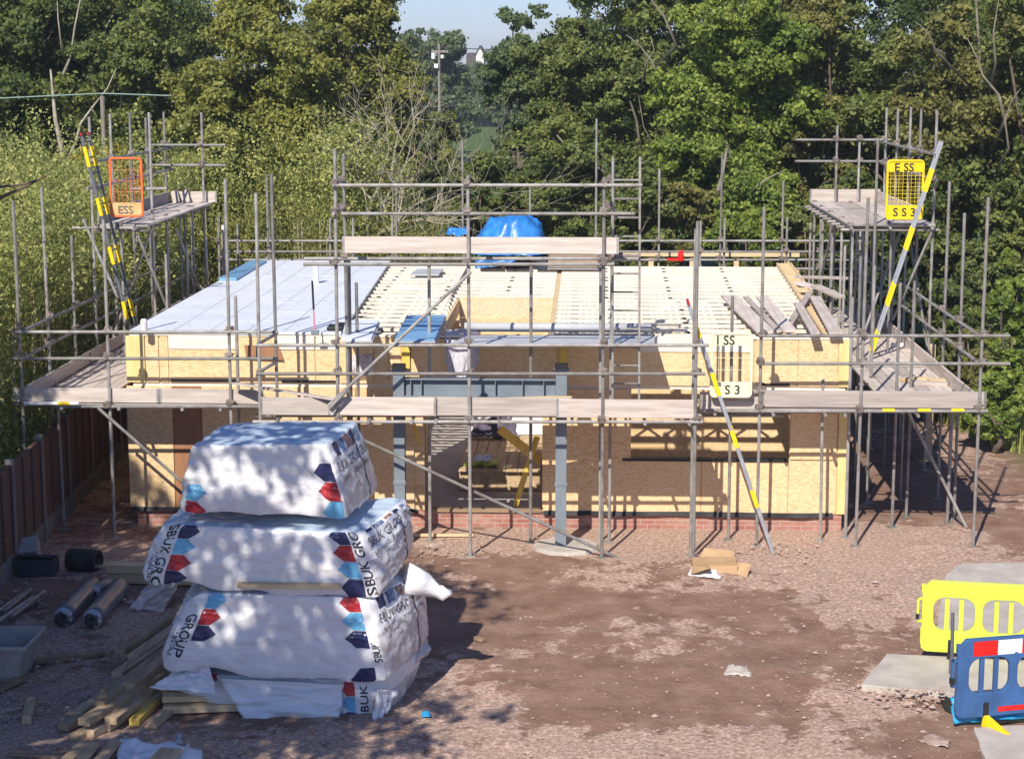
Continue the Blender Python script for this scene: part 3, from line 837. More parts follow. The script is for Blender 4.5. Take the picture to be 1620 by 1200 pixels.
# --- centre bay with its upper lift
Cc = Scaf('tall scaffold bay over the middle of the front, with an upper rail and long board', (-1.7, YC, 0))
for px, py, Y in ((403, 305, 27.5), (527, 235, YC), (546, 243, 28.2), (742, 278, YC), (957, 280, YC), (969, 252, 28.15), (1106, 350, YC), (1101, 362, 27.4)): Cc.px(px, py, Y)
for px, py, Y in ((432, 276, 28.25), (552, 412, 28.35), (565, 447, 28.5), (677, 418, 28.1), (840, 420, 28.05), (953, 410, 28.2), (1160, 468, 28.4)): Cc.px(px, py, Y)
Cc.hpx(527, 1016, 293, YC - .05); Cc.hpx(540, 1004, 338, YC - .05)
Cc.hpx(480, 972, 418, YC - .05, 'ledger'); Cc.hpx(482, 1010, 409, 28.15, 'ledger')
Cc.hpx(405, 1122, 546, YC - .05); Cc.hpx(405, 1116, 591, YC - .05)
Cc.hpx(400, 1112, 667, YC - .05, 'ledger'); Cc.hpx(405, 1240, 657, 28.35, 'ledger')
for px in (527, 957): 
    for py in (293, 338): Cc.ho(aY(px, py, YC - .1), aY(px, py, YC - .1) + Vector((0, 1.1, 0)), 'guard_rail')
Cc.toe((aY(541, 406, YC).x, YC + .06, 4.64), (aY(979, 406, YC).x, YC + .06, 4.64), h=.245)
xs0, xs1 = aY(411, 650, YC).x, aY(1103, 650, YC).x
for i in range(5):
    y0 = YC + .1 + .235 * i
    if 1 < i < 3: continue
    for k, (a, c) in enumerate(((xs0, -1.95), (-1.93, xs1))): Cc.board(a + rnd.uniform(0, .1), c, y0, y0 + .225, ZD)
Cc.board(xs0, -3.3, YC + .57, YC + .79, ZD); Cc.board(-.2, xs1, YC + .57, YC + .79, ZD); Cc.board(-.2, xs1, YC + .8, YC + 1.0, ZD + .004)
Cc.toe((xs0, YC + .06, ZD + .02), (aY(536, 650, YC).x, YC + .06, ZD + .02), h=.27); Cc.toe((aY(519, 650, YC).x, YC + .02, ZD + .03), (aY(690, 650, YC).x, YC + .02, ZD + .03), h=.28); Cc.toe((aY(660, 650, YC).x, YC + .065, ZD + .03), (aY(905, 650, YC).x, YC + .065, ZD + .03), h=.28); Cc.toe((aY(880, 650, YC).x, YC + .03, ZD + .02), (xs1, YC + .03, ZD + .02), h=.28)
for px in (440, 585, 652, 690, 790, 905, 1020, 1090):
    x = aY(px, 665, YC).x; Cc.ho((x, YC - .16, ZD - .04), (x, 28.7, ZD - .04), 'transom', cpl=False)
Cc.brace(aY(745, 430, YC - .1), aY(519, 642, YC - .1)); Cc.brace(aY(548, 618, YC - .15), aY(522, 645, YC - .15))
Cc.brace(aY(573, 695, 27.4), aY(985, 886, 27.2))
pl, ql = aY(800, 632, 27.5), aY(904, 625, 27.9)
Cc.couplers()
# --- right part of the front
D = Scaf('tube scaffold along the right part of the front wall, lit by full sun', (4, YF, 0))
for px, py in ((1209, 327), (1371, 313), (1563, 312)): D.px(px, py, YF)
for px, py, Y in ((1349, 470, 28.6), (1305, 600, 28.4)): D.px(px, py, Y)
for py in (531, 575): D.hpx(1200, 1598, py, YF - .05)
D.hpx(1108, 1562, 650, YF - .05, 'ledger'); D.hpx(1112, 1400, 640, 28.62, 'ledger'); D.hpx(1120, 1210, 620, YF + .02, 'ledger')
for a, c in ((1396, 1415), (1452, 1472), (1505, 1525)): D.part('marking_band', MB().tube(aY(a, 649, YF - .05), aY(c, 649, YF - .05), TR + .004, 10), 'yellow')
x0, x1 = aY(1108, 630, YF).x, 6.1
for i in range(4): D.board(x0, x0 + 2.5, YF + .05 + .17 * i, YF + .05 + .17 * i + .16, ZD); D.board(x0 + 2.52, x1, YF + .05 + .17 * i, YF + .05 + .17 * i + .16, ZD)
D.toe((aY(1205, 630, YF).x, YF + .03, ZD + .05), (aY(1561, 630, YF).x, YF + .03, ZD + .05), h=.26); D.toe((aY(1108, 630, YF).x, YF + .09, ZD + .04), (aY(1206, 630, YF).x, YF + .09, ZD + .04))
for px in (1130, 1222, 1304, 1335, 1450):
    x = aY(px, 650, YF).x; D.ho((x, YF - .18, ZD - .04), (x, 28.75, ZD - .04), 'transom', cpl=False)
D.couplers()
# --- right side
E_ = Scaf('tube scaffold along the right side of the roof, its boards littered with offcuts', (5.4, 34, 0))
XO, XI = 6.12, 4.85
for px, py in ((1529, 337), (1503, 287)): E_.pxX(px, py, XO)
p = aX(1404, 440, 5.0); E_.st(5.0, 29.3, 4.0); E_.st(5.35, 30.0, 3.95)
for Y in (31.0, 32.6, 34.6, 36.4, 38.2, 40.0): E_.st(XI, Y, 4.1)
E_.st(XO, 39.6, 4.4); E_.st(XO, 41.3, 4.4)
for z in (3.30, 2.88): E_.ho((XO - .05, YF + .1, z), (XO - .05, 41.5, z))
for X in (XO - .05, XI + .05): E_.ho((X, YF, ZD - .03), (X, 41.3, ZD - .03), 'ledger')
for i in range(6):
    X = XI - .15 + .232 * i
    for ya, yb in ((28.85, 32.1), (32.15, 36.0), (36.05, 40.4)): E_.board(X, X + .222, ya, yb + rnd.uniform(-.03, .03), ZD)
for ya, yb in ((28.2, 31.7), (31.75, 35.6), (35.65, 40.5)): E_.toe((XO - .1, ya, ZD + .04), (XO - .1, yb, ZD + .04), mt='board_y')
for Y in (29.5, 31.0, 32.6, 34.6, 36.4, 38.2, 40.0): E_.ho((XI - .2, Y, ZD - .08), (XO + .2, Y, ZD - .08), 'transom', cpl=False)
E_.brace(aY(1436, 650, 29.6), aY(1530, 836, 29.4))
E_.st(5.95, 29.6, 2.2); E_.st(6.1, 30.3, 2.2); E_.st(5.45, 31.2, 2.2)
E_.couplers()
# --- raised loading bay on the right
G = Scaf('raised loading bay of tubes and boards, standing above the right side scaffold', (5.5, 36.5, 0))
XT0 = 4.75; XO = 6.3
for px, py in ((1483, 174), (1459, 172), (1441, 169), (1422, 171), (1404, 170)): G.pxX(px, py, XO)
YG0 = aX(1478, 356, XO).y; YG1 = aX(1404, 170, XO).y
G.st(aY(1389, 218, YG0).x, YG0, aY(1389, 218, YG0).z); G.st(aY(1325, 198, YG1).x, YG1, aY(1325, 198, YG1).z); G.st(aY(1360, 225, YG1).x, YG1, aY(1360, 225, YG1).z)
for k in range(5): G.st(XT0 + .1, YG0 + .1 + (YG1 - YG0) * k / 4, ZT + .02)
for k in range(4): G.st(5.6, YG0 + .4 + (YG1 - YG0) * k / 3.3, ZT)
for z in (5.85, 5.40): G.ho((XT0 - .35, YG1 + .05, z + .05), (XO + .1, YG1 + .05, z + .05)); G.ho((XO - .05, YG0 - .3, z), (XO - .05, YG1 + .3, z))
for X in (XO - .05, XT0 + .05, 5.5): G.ho((X, YG0 - .1, ZT - .03), (X, YG1 + .3, ZT - .03), 'ledger')
for k in range(10):
    Y = YG0 + .1 + (YG1 - YG0) * k / 9; G.ho((XT0 - .12, Y, ZT - .075), (XO + .12, Y, ZT - .075), 'transom', cpl=False)
for i in range(7):
    X = XT0 + .01 + .224 * i; G.board(X, X + .219, YG0, YG0 + 3.7, ZT); G.board(X, X + .219, YG0 + 3.72, YG1 + .2, ZT)
G.toe((XT0, YG1 + .2, ZT + .04), (XO - .05, YG1 + .2, ZT + .04), h=.26); G.toe((XO - .1, YG0 + .8, ZT + .04), (XO - .1, YG1 + .2, ZT + .04), mt='board_y')
G.brace(aY(1478, 358, YG0), aY(1412, 506, YG0)); G.brace((5.2, YG0 + 1, 2.3), (6.2, YG0 + 2.4, ZT)); G.brace((XO, YG0 + .2, 2.3), (XO, YG0 + 3, 4.5)); G.brace((XT0 + .1, YG1 - .2, 2.3), (XT0 + .1, YG1 - 3, 4.4))
G.couplers()

# ------------------------------------------------------------------ ladders (their rungs run away from the street, so they show edge-on)
def ladder(label, foot, top, wv, mt='alu', bands=(), rung=.28, tips=None, sw=.055):
    foot, top, wv = Vector(foot), Vector(top), Vector(wv)
    t = thing('ladder', label, 'ladder', foot)
    d = top - foot; L = d.length; dn = d.normalized()
    for s in (-.5, .5):
        o = MB().beam(foot + wv * s, top + wv * s, sw, .035, wv.normalized() if abs(dn.dot(wv.normalized())) < .9 else (0, 0, 1)).build('stile', MT[mt], t, bevel=.004)
        for a, c in bands:
            MB().beam(foot + wv * s + d * a, foot + wv * s + d * c, sw + .008, .041, wv.normalized()).build('marking_band', MT['yellow'], o)
        if tips: MB().beam(top + wv * s, top + wv * s + dn * .05, .04, .08, wv.normalized()).build('end_cap', MT[tips], o)
    k = .25
    while k < L - .1:
        p = foot + dn * k
        MB().tube(p - wv * .5, p + wv * .5, .015, 6).build('rung', MT[mt], t); k += rung
    return t
YLa = YL0 - .45
ladder('ladder with yellow bands and red tips leaning by the left loading bay', aY(221, 560, YLa), aY(135, 214, YLa), (.02, .40, 0), 'alu_dark', ((.03, .10), (.17, .25), (.42, .50), (.64, .72), (.86, .95)), tips='red')
YRa = YG0 - .35
ladder('alloy ladder with yellow bands leaning by the right loading bay', aY(1372, 575, YRa), aY(1489, 224, YRa), (.045, .40, 0), 'alu', ((.05, .15), (.27, .37), (.52, .62), (.78, .88)))
ladder('ladder with yellow bands rising from the earth to the front scaffold', aZ(1222, 871, 0), aY(1089, 480, 27.9), (.01, .38, 0), 'alu', ((.19, .26), (.43, .50), (.64, .73), (.87, .93)), tips='red')
pb = aY(990, 632, 28.0); ptp = aY(991, 248, 28.0)
ladder('slim upright ladder tied beside the middle scaffold bay', pb, ptp, (.41, 0, 0), 'tube', rung=.285, sw=.04)

# ------------------------------------------------------------------ ladder safety gates
def gate(label, c0, c1, zt, zb, frame_m, panel_m, Y, top_panel, rows, cols, texts, ink, bottom=.24):
    t = thing('safety_gate', label, 'gate', (c0, Y, zb))
    W, H = c1 - c0, zt - zb
    def place(v, f, name, mt, par=t, dy=0):
        b = MB().add([(c0 + p.x, Y + dy - p.z, zb + p.y) for p in v], [tuple(reversed(x)) for x in f]); return b.build(name, MT[mt], par)
    v, f = shape2d([rrect(0, W, 0, H, .07), rrect(.028, W - .028, .028, H - .028, .045)], .014, .006); place(v, f, 'frame', frame_m)
    v, f = shape2d([[(.03, .03), (W - .03, .03), (W - .03, bottom * H), (.03, bottom * H)]], .004); bp = place(v, f, 'name_panel', panel_m)
    tp = None
    if top_panel:
        v, f = shape2d([[(.03, H - .03), (.03, H * .80), (W - .03, H * .80), (W - .03, H - .03)]], .004); tp = place(v, f, 'name_panel', panel_m)
    b = MB(); z0, z1 = zb + bottom * H, zb + H * (.80 if top_panel else .97)
    for i in range(1, cols): x = c0 + W * i / cols; b.tube((x, Y, z0), (x, Y, z1), .004, 5)
    for i in range(1, rows): z = z0 + (z1 - z0) * i / rows; b.tube((c0 + .02, Y - .008, z), (c1 - .02, Y - .008, z), .004, 5)
    b.build('mesh_bars', MT[frame_m], t)
    for s, x, z, sz, pn in texts:
        v, f = text2d(s, sz); par = tp if pn else bp
        MB().add([(c0 + x + p.x, Y - .012, zb + z + p.y) for p in v], [tuple(reversed(q)) for q in f]).build('lettering', MT[ink], par)
    return t
yg = YG0 - .12
l, r_ = aY(1402, 300, yg), aY(1461, 300, yg)
gate('bright yellow ladder gate of square mesh on the right loading bay', l.x, r_.x, aY(1430, 253, yg).z, aY(1430, 347, yg).z, 'yellow', 'yellow', yg, True, 9, 9, (('E SS', .13, .865, .21, 1), ('S S 3', .13, .06, .21, 0)), 'ink')
yl = YL0 - .1
l, r_ = aY(174, 300, yl), aY(226, 300, yl)
gate('orange ladder gate with a worn lettered panel on the left loading bay', l.x, r_.x, aY(200, 249, yl).z, aY(200, 343, yl).z, 'orange', 'gateplate', yl, False, 4, 8, (('ESS', .13, .06, .2, 0),), 'ink_grey')
yc = YF - .1
l, r_ = aY(1124, 575, yc), aY(1190, 575, yc)
gate('pale faded yellow ladder gate on the front scaffold, lettering partly worn', l.x, r_.x, aY(1160, 526, yc).z, aY(1160, 628, yc).z, 'paleyellow', 'paleyellow', yc, True, 3, 5, (('I SS', .08, .82, .2, 1), ('S 3', .22, .05, .2, 0)), 'ink')
# ------------------------------------------------------------------ wrapped packs of insulation
def sstep(a, b_, x):
    t_ = max(0, min(1, (x - a) / (b_ - a))); return t_ * t_ * (3 - 2 * t_)

class Pack:
    def __init__(s, label, fr, re_, seed, rnd_=18, taper=.2, eb=.10, fb=.04, droop=.05):
        """fr: front corners, re_: rear corners, each bottom-left, bottom-right, top-right, top-left in site metres"""
        s.fr, s.re_ = [Vector(p) for p in fr], [Vector(p) for p in re_]
        s.seed, s.n, s.taper, s.eb, s.fb, s.droop = seed, rnd_, taper, eb, fb, droop
        s.L = ((s.fr[1] - s.fr[0]).length + (s.fr[2] - s.fr[3]).length) / 2
        s.H = ((s.fr[2] - s.fr[1]).length + (s.fr[3] - s.fr[0]).length) / 2
        s.W = ((s.re_[1] - s.fr[1]).length + (s.re_[2] - s.fr[2]).length) / 2
        c = sum(s.fr + s.re_, Vector()) / 8; c.z = min(p.z for p in s.fr)
        s.c = c
        s.t = thing('wrapped_pack', label, 'wrapped pack', c, 'wrapped insulation packs in one stack')
        b = MB(); nx, ny, nz = 88, 36, 26
        def face(fn, nu, nv): b.sheet(fn, nu, nv)
        face(lambda u, v: s.surf((2 * u - 1, -1, 2 * v - 1)), nx, nz)
        face(lambda u, v: s.surf((1 - 2 * u, 1, 2 * v - 1)), nx, nz)
        face(lambda u, v: s.surf((2 * u - 1, 2 * v - 1, 1)), nx, ny)
        face(lambda u, v: s.surf((1 - 2 * u, 2 * v - 1, -1)), nx, ny)
        face(lambda u, v: s.surf((1, 2 * u - 1, 2 * v - 1)), ny, nz)
        face(lambda u, v: s.surf((-1, 1 - 2 * u, 2 * v - 1)), ny, nz)
        # the clear end film is its own material on the end cap
        mi = []
        nf = len(b.f); e0 = 2 * nx * nz + 2 * nx * ny
        b.m = [0] * nf
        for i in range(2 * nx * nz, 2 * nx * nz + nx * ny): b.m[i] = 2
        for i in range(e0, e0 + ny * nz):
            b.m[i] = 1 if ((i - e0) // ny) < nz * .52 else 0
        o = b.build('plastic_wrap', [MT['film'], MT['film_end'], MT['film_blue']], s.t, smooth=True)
        s.wrap = o
    def surf(s, p):
        x, y, z = p
        n = s.n
        k = (abs(x) ** n + abs(y) ** n + abs(z) ** n) ** (-1 / n)
        x, y, z = x * k, y * k, z * k
        e = sstep(.80, 1.0, abs(x)) * (1 if x < 0 else .12); e2 = sstep(.93, 1.0, abs(x))
        yy = y * (1 - s.taper * e); zz = z * (1 - s.taper * .9 * e) - s.taper * .3 * e
        u, v, w_ = (x + 1) / 2, (yy + 1) / 2, (zz + 1) / 2
        F_ = s.fr[0] * (1 - u) * (1 - w_) + s.fr[1] * u * (1 - w_) + s.fr[2] * u * w_ + s.fr[3] * (1 - u) * w_
        B_ = s.re_[0] * (1 - u) * (1 - w_) + s.re_[1] * u * (1 - w_) + s.re_[2] * u * w_ + s.re_[3] * (1 - u) * w_
        P = F_ * (1 - v) + B_ * v
        X, Y, Z = x * s.L / 2, y * s.W / 2, z * s.H / 2
        if e2 > 0: P.x += math.copysign(s.eb * (1 - min(1, (y * y + z * z) * .55)) * e2, x)
        if y < 0: P.y -= s.fb * (1 - x * x * .6) * (1 - z * z * .5) * -y
        sd = s.seed * 7.3
        ex = e2 if x > 0 else e
        wr = .011 * noise.noise(Vector((X * 1.4 + sd, Y * 3, Z * 4 + sd)))
        rg = 1 - abs(noise.noise(Vector((X * 1.6 + Z * 2.4 + sd, Y * 2.5, Z * 4.2 - X * 1.4))))
        wr += .022 * (rg ** 6) * (.6 + .5 * ex) - .006
        f2 = 1 - abs(noise.noise(Vector((X * 3.2 + sd, Y * 6 + Z * 3, Z * 8 - Y * 2 + X * 2))))
        wr += .020 * f2 ** 9 * (.8 + .7 * ex)
        f3 = 1 - abs(noise.noise(Vector((X * 9 + sd, Y * 11 + Z * 2, Z * 13 + X * 3))))
        wr += .011 * f3 ** 5 * (.45 + .7 * ex)
        d = Vector((X * .3, Y * 1.4, Z * 1.6)); d = d.normalized() if d.length > 1e-6 else d
        P += d * wr
        if z < -.6: P.z -= s.droop * (.5 + noise.noise(Vector((X * 1.8 + sd, 2, 0)))) * sstep(.6, 1, -z) * (1.6 if y < -.9 else .4)
        return P
    def onface(s, face, u, v):
        """face metres (from its centre) to the wrapped surface"""
        if face == 'front': q = lambda a, c: (max(-1, min(1, 2 * a / s.L)), -1, max(-1, min(1, 2 * c / s.H)))
        elif face == 'end': q = lambda a, c: (1, max(-1, min(1, 2 * a / s.W)), max(-1, min(1, 2 * c / s.H)))
        else: q = lambda a, c: (max(-1, min(1, 2 * a / s.L)), max(-1, min(1, 2 * c / s.W)), 1)
        h = .012
        p = s.surf(q(u, v)); a = s.surf(q(u + h, v)) - s.surf(q(u - h, v)); c = s.surf(q(u, v + h)) - s.surf(q(u, v - h))
        nn = a.cross(c)
        return p + (nn.normalized() if nn.length > 1e-9 else Vector()) * .007
    def poly(s, b, face, pts, n=5):
        """filled polygon diced into a fan of strips so that it follows the surface"""
        cx = sum(p[0] for p in pts) / len(pts); cy = sum(p[1] for p in pts) / len(pts)
        m = []
        for i in range(len(pts)):
            a, c = pts[i], pts[(i + 1) % len(pts)]
            for k in range(4): m.append((a[0] + (c[0] - a[0]) * k / 4, a[1] + (c[1] - a[1]) * k / 4))
        vv = [s.onface(face, cx, cy)]
        for r in range(1, n + 1):
            for x, y in m: vv.append(s.onface(face, cx + (x - cx) * r / n, cy + (y - cy) * r / n))
        N = len(m); ff = [(0, 1 + i, 1 + (i + 1) % N) for i in range(N)]
        for r in range(n - 1):
            for i in range(N):
                o = 1 + r * N; j = (i + 1) % N; ff.append((o + i, o + N + i, o + N + j, o + j))
        b.add(vv, ff)
    def hexes(s, face, u, v0, step, cols, dirn=1, w=.17):
        for i, c in enumerate(cols):
            if not c: continue
            v = v0 - step * i; h = step * .48
            b = MB(); s.poly(b, face, [(u, v + h), (u + dirn * w * .55, v + h), (u + dirn * w, v), (u + dirn * w * .55, v - h), (u, v - h)])
            b.build('printed_hexagon', MT[c], s.wrap)
    def text(s, face, st, size, u, v, rot=0, ink='ink', sx=1.0):
        vv, ff = text2d(st, size, 0, sx)
        c, d = math.cos(R(rot)), math.sin(R(rot))
        P = [s.onface(face, u + c * p.x - d * p.y, v + d * p.x + c * p.y) for p in vv]
        MB().add(P, ff).build('lettering', MT[ink], s.wrap)
    def photo(s, face, u0, u1, v0, v1, mt):
        b = MB(); s.poly(b, face, [(u0, v0), (u1, v0), (u1, v1), (u0, v1)]); b.build('printed_photo', MT[mt], s.wrap)
    def strap(s, f):
        y = s.W * f / 2; pts = [s.onface('end', y, s.H * (.48 - .96 * k / 14)) for k in range(15)]
        b = MB(); b.path(pts, .006, 5); b.build('strap', MT['dark'], s.wrap)

YK = 20.0
def corners(fl, rear, yf, yr):
    return [aY(x, y, yf + d) for (x, y), d in zip(fl, (0, 0, .03, .03))], [aY(x, y, yr) for x, y in rear]
P4 = Pack('lowest wrapped pack of the stack, torn film sagging over pale timber', *corners(((266, 1092), (598, 1146), (592, 1076), (290, 1064)), ((300, 1062), (660, 1070), (676, 1012), (318, 1010)), YK + .16, YK + 1.3), 1, 12, .12, .05, .03, .10)
P3 = Pack('wrapped pack second from the ground, its printed film edge tied in a knot', *corners(((246, 1050), (616, 1074), (580, 944), (304, 936)), ((290, 1000), (682, 1004), (668, 900), (320, 896)), YK, YK + 1.2), 2, 24, .18, .05, .02, .08)
P2 = Pack('wrapped pack second from the top, sticking out furthest on the left', *corners(((218, 918), (604, 940), (566, 842), (258, 828)), ((255, 872), (657, 858), (645, 786), (300, 788)), YK + .04, YK + 1.25), 3, 22, .19, .06, .025, .08)
P1 = Pack('topmost and shortest wrapped pack with a flat shiny bluish top', *corners(((284, 806), (552, 814), (516, 702), (302, 704)), ((305, 770), (600, 768), (564, 667), (362, 668)), YK + .1, YK + 1.4), 4, 46, .06, .04, .015, .04)
for P, st in ((P2, .20), (P3, .215)):
    u = -P.L / 2 + .25
    P.hexes('front', u, P.H * .40, st, ('navy', 'cyan', 'red', 'navy') if P is P2 else ('cyan', 'red', 'navy', None), 1, .25)
    P.text('front', 'SBUK GROUP' if P is P2 else 'GROUP', .175, u - .155, P.H * (.52 if P is P2 else .22), -90, 'ink', .95)
    P.text('front', '\u2022 CLADDING' if P is P2 else '\u2022 METAL', .09, u - .225, P.H * (.0 if P is P2 else -.05), -90, 'ink_grey')
    P.text('front', 'BUILDING', .075, u - .29, P.H * .16, -90, 'ink_grey')
P2.hexes('front', P2.L / 2 - .15, P2.H * .42, .20, ('navy', 'red', 'cyan', 'navy'), -1, .24)
P2.text('front', 'SBUK GROUP', .17, P2.L / 2 - .01, -P2.H * .46, 90, 'ink', .9)
P3.hexes('front', P3.L / 2 - .12, P3.H * .42, .215, ('red', 'cyan', 'navy', None, 'navy'), -1, .26)
P3.text('front', 'SBUK', .13, P3.L / 2 - .01, -P3.H * .3, 90, 'ink', .8)
P1.hexes('front', P1.L / 2 - .03, P1.H * .10, .215, ('navy', 'red', 'cyan'), -1, .22)
P1.hexes('front', -P1.L / 2 + .05, -P1.H * .22, .20, ('cyan', 'red'), 1, .22)
P4.hexes('front', P4.L / 2 - .24, P4.H * .30, .15, ('red', 'cyan', 'navy'), -1, .17)
P4.text('front', 'SBUK', .15, P4.L / 2 - .07, -P4.H * .42, 90, 'ink', .9)
P4.hexes('front', -P4.L / 2 + .32, P4.H * .30, .16, ('red',), 1, .14)
for P, vt in ((P1, .08), (P2, .22), (P3, .16)):
    P.text('end', 'SBUK GROUP SBUK', .15, -P.W * .44, P.H * vt, 0, 'ink_grey', .92)
    P.text('end', 'ROOFING \u2022 CLADDING \u2022 BUILDING', .07, -P.W * .42, P.H * vt - .11, 0, 'ink_grey', .9)
    for k, mt in enumerate(('navy', 'photo_blue', 'photo_brown', 'navy', 'photo_blue')):
        P.photo('end', -P.W * .40 + .21 * k, -P.W * .40 + .21 * k + .16, P.H * vt + .16, P.H * .47, mt)
    P.strap(.35)

def crumple(name, corners, amp, seed, mt, parent=None, n=18, **kw):
    A_, B_, C_, D_ = [Vector(c) for c in corners]
    nn = (B_ - A_).cross(D_ - A_).normalized()
    def fn(u, v):
        p = (A_ * (1 - u) + B_ * u) * (1 - v) + (D_ * (1 - u) + C_ * u) * v
        r = 1 - abs(noise.noise(Vector((u * 4 + seed, v * 4, seed))))
        q = noise.noise(Vector((u * 3, v * 3 + seed, 3)))
        return p + nn * (amp * (r ** 2 - .5) + amp * .8 * q) + Vector((q * amp * .6, noise.noise(Vector((v * 5, u * 5, seed))) * amp * .5, 0))
    return MB().sheet(fn, n, n).build(name, MT[mt], parent, smooth=True, solid=.008, **kw)
Y0 = YK + .05
crumple('loose_film', [aY(238, 1088, Y0 - .05), aY(345, 1098, Y0 - .12), aY(330, 1052, Y0), aY(285, 1056, Y0 + .1)], .07, 3, 'film', P4.wrap)
crumple('loose_film', [aY(388, 1140, Y0 - .08), aY(535, 1147, Y0 - .04), aY(545, 1082, Y0 + .06), aY(345, 1072, Y0 + .06)], .06, 5, 'film', P4.wrap, 24)
crumple('loose_film', [aY(585, 1150, Y0 - .05), aY(612, 1128, Y0 + .1), aY(628, 1090, Y0 + .3), aY(596, 1090, Y0 + .02)], .05, 6, 'film', P4.wrap, 10)
crumple('loose_film', [aY(640, 1010, 20.9), aY(672, 985, 21.2), aY(682, 1030, 21.2), aY(630, 1075, 20.7)], .06, 7, 'film_end', P4.wrap)
b = MB(); b.path([aY(640, 915, 20.8), aY(668, 925, 20.9), aY(688, 936, 20.95), aY(700, 938, 20.95), aY(713, 936, 20.95)], [.20, .13, .07, .10, .04], 12)
b.v = [p + Vector((1, .3, 1)) * .045 * noise.noise(p * 7) for p in b.v]
b.build('film_knot', MT['film'], P3.wrap, smooth=True)
crumple('loose_film', [aY(575, 930, 20.2), aY(602, 905, 20.4), aY(596, 930, 20.25), aY(580, 945, 20.15)], .03, 9, 'film', P2.wrap, 8)
crumple('loose_film', [aY(205, 962, 21.2), aY(262, 968, 21.2), aY(285, 915, 21.3), aY(235, 925, 21.3)], .10, 11, 'film_end', P3.wrap)

def timber(label, p, q, w_, h, mt='pine', group=None, up=(0, 0, 1), name='timber', cat='timber', bevel=.006):
    b = MB().beam(p, q, w_, h, up); o = b.build(name, MT[mt], None, bevel=bevel)
    return tag(o, label, cat, group)
# bearers under and between the packs
pa, pb = aY(250, 1104, 19.93), aY(430, 1108, 19.9)
timber('upper of two sunlit pale timbers under the lowest pack', (pa.x, 20.16, .165), (pa.x + 1.0, 20.30, .165), .18, .07, 'pine')
timber('lower of two sunlit pale timbers under the lowest pack', (pa.x + .02, 20.10, .065), (pa.x + 1.2, 20.28, .065), .22, .085, 'pine')
timber('timber bearer hidden at the back under the lowest pack', (pa.x + .05, 20.95, .12), (pa.x + 2.5, 21.0, .12), .2, .16, 'old_x')
pz = aY(450, 925, YK - .1)
timber('thin pale timber packed between the middle two wrapped packs', (pz.x - .55, YK - .03, pz.z - .02), (pz.x + .62, YK + .0, pz.z - .03), .12, .05, 'pine')
timber('dark timber packed at the left between the middle two wrapped packs', (pz.x - 1.15, YK + .2, pz.z - .03), (pz.x - 1.0, YK + 1.0, pz.z - .03), .1, .09, 'old_y')
timber('short old timber lying on the earth just behind the stack', aZ(765, 1012, .03), aZ(752, 1008, .03), .07, .05, 'old_x')

# pile of planks beside the stack
pile = [((140, 1160), (285, 1085), .06), ((165, 1150), (300, 1065), .06), ((120, 1130), (270, 1040), .08), ((150, 1128), (285, 1028), .13), ((175, 1140), (300, 1050), .14),
        ((168, 1096), (285, 1010), .20), ((185, 1068), (290, 1000), .26), ((210, 1040), (300, 985), .30), ((190, 1030), (292, 965), .34), ((115, 1168), (250, 1105), .03), ((132, 1142), (275, 1060), .20), ((156, 1112), (284, 1020), .27), ((196, 1120), (300, 1060), .10), ((100, 1150), (262, 1075), .05), ((204, 1086), (298, 1020), .30)]
desc = ['bottom left', 'bottom right', 'long one under the middle', 'split grey', 'grey', 'short-ended', 'straight', 'upper', 'topmost', 'outermost']
labs = ['weathered plank at the bottom of the pile, second from its left edge', 'weathered plank low in the pile, beside the two fresh yellow offcuts', 'weathered plank on the left slope of the pile, under greyer ones',
        'grey plank lying over the left slope of the pile', 'grey plank with its end cut square on the right slope of the pile', 'plank in the middle of the pile, its sawn end facing out',
        'plank lying high on the pile just under the upper two', 'upper right plank of the pile, tucked behind the wrapped stack', 'topmost plank of the pile, with a thick sawn end', 'lowest plank of the pile, nearest the white bag', 'plank lying across the left shoulder of the pile, above the grey ones', 'plank lying high on the left side of the pile, below the topmost', 'short-showing plank low on the right of the pile, next to the pale timbers', 'plank fallen flat on the earth along the left foot of the pile', 'plank high on the right of the pile, running under the wrapped stack']
for (a, c, z), lb in zip(pile, labs):
    p = aZ(*a, z); d = (aZ(*c, z) - p)
    d.z = 0; d = d.normalized() * 2.9; d.z = .06
    timber(lb, p, p + d, .15, .085, 'old_y', 'planks in the timber pile', name='plank', cat='plank')
timber('fresh yellow offcut beside the timber pile, left of its pair', aZ(212, 1142, .05), aZ(262, 1092, .05), .12, .08, 'yellow_pine', name='offcut', cat='offcut')
timber('fresh yellow offcut touching the lowest pack, right of its pair', aZ(240, 1148, .05), aZ(285, 1108, .05), .11, .06, 'pine_y', name='offcut', cat='offcut')
timber('long thin plank lying across the earth beside the grey tub', aZ(38, 1047, .04), aZ(166, 1031, .04), .1, .05, 'old_x', name='plank', cat='plank')
timber('plank end poking out beneath the grey tub at the photo edge', aZ(-20, 1096, .05), aZ(40, 1070, .05), .12, .06, 'old_x', name='plank', cat='plank')
timber('short upright-cut old block standing on the earth below the thin plank', aZ(42, 1138, .05), aZ(50, 1108, .08), .11, .10, 'old_y', name='block', cat='block')
timber('long yellowish plank lying behind the two grey rolls', aZ(103, 892, .05), aZ(232, 898, .05), .14, .05, 'pine', name='plank', cat='plank')
for i, (z, lb) in enumerate(((.06, 'lower of two broad pale timbers behind the stack'), (.20, 'upper of two broad pale timbers behind the stack'))):
    p = aZ(172, 920, 0); timber(lb, (p.x, p.y, z + .02), (p.x + 1.8, p.y - .1, z + .02), .22, .13, 'pine', name='timber')
timber('short plank leaning against the foot of the fence by the blue crate', aZ(-12, 915, .05), aZ(26, 880, .12), .18, .12, 'pine_y', name='plank', cat='plank')
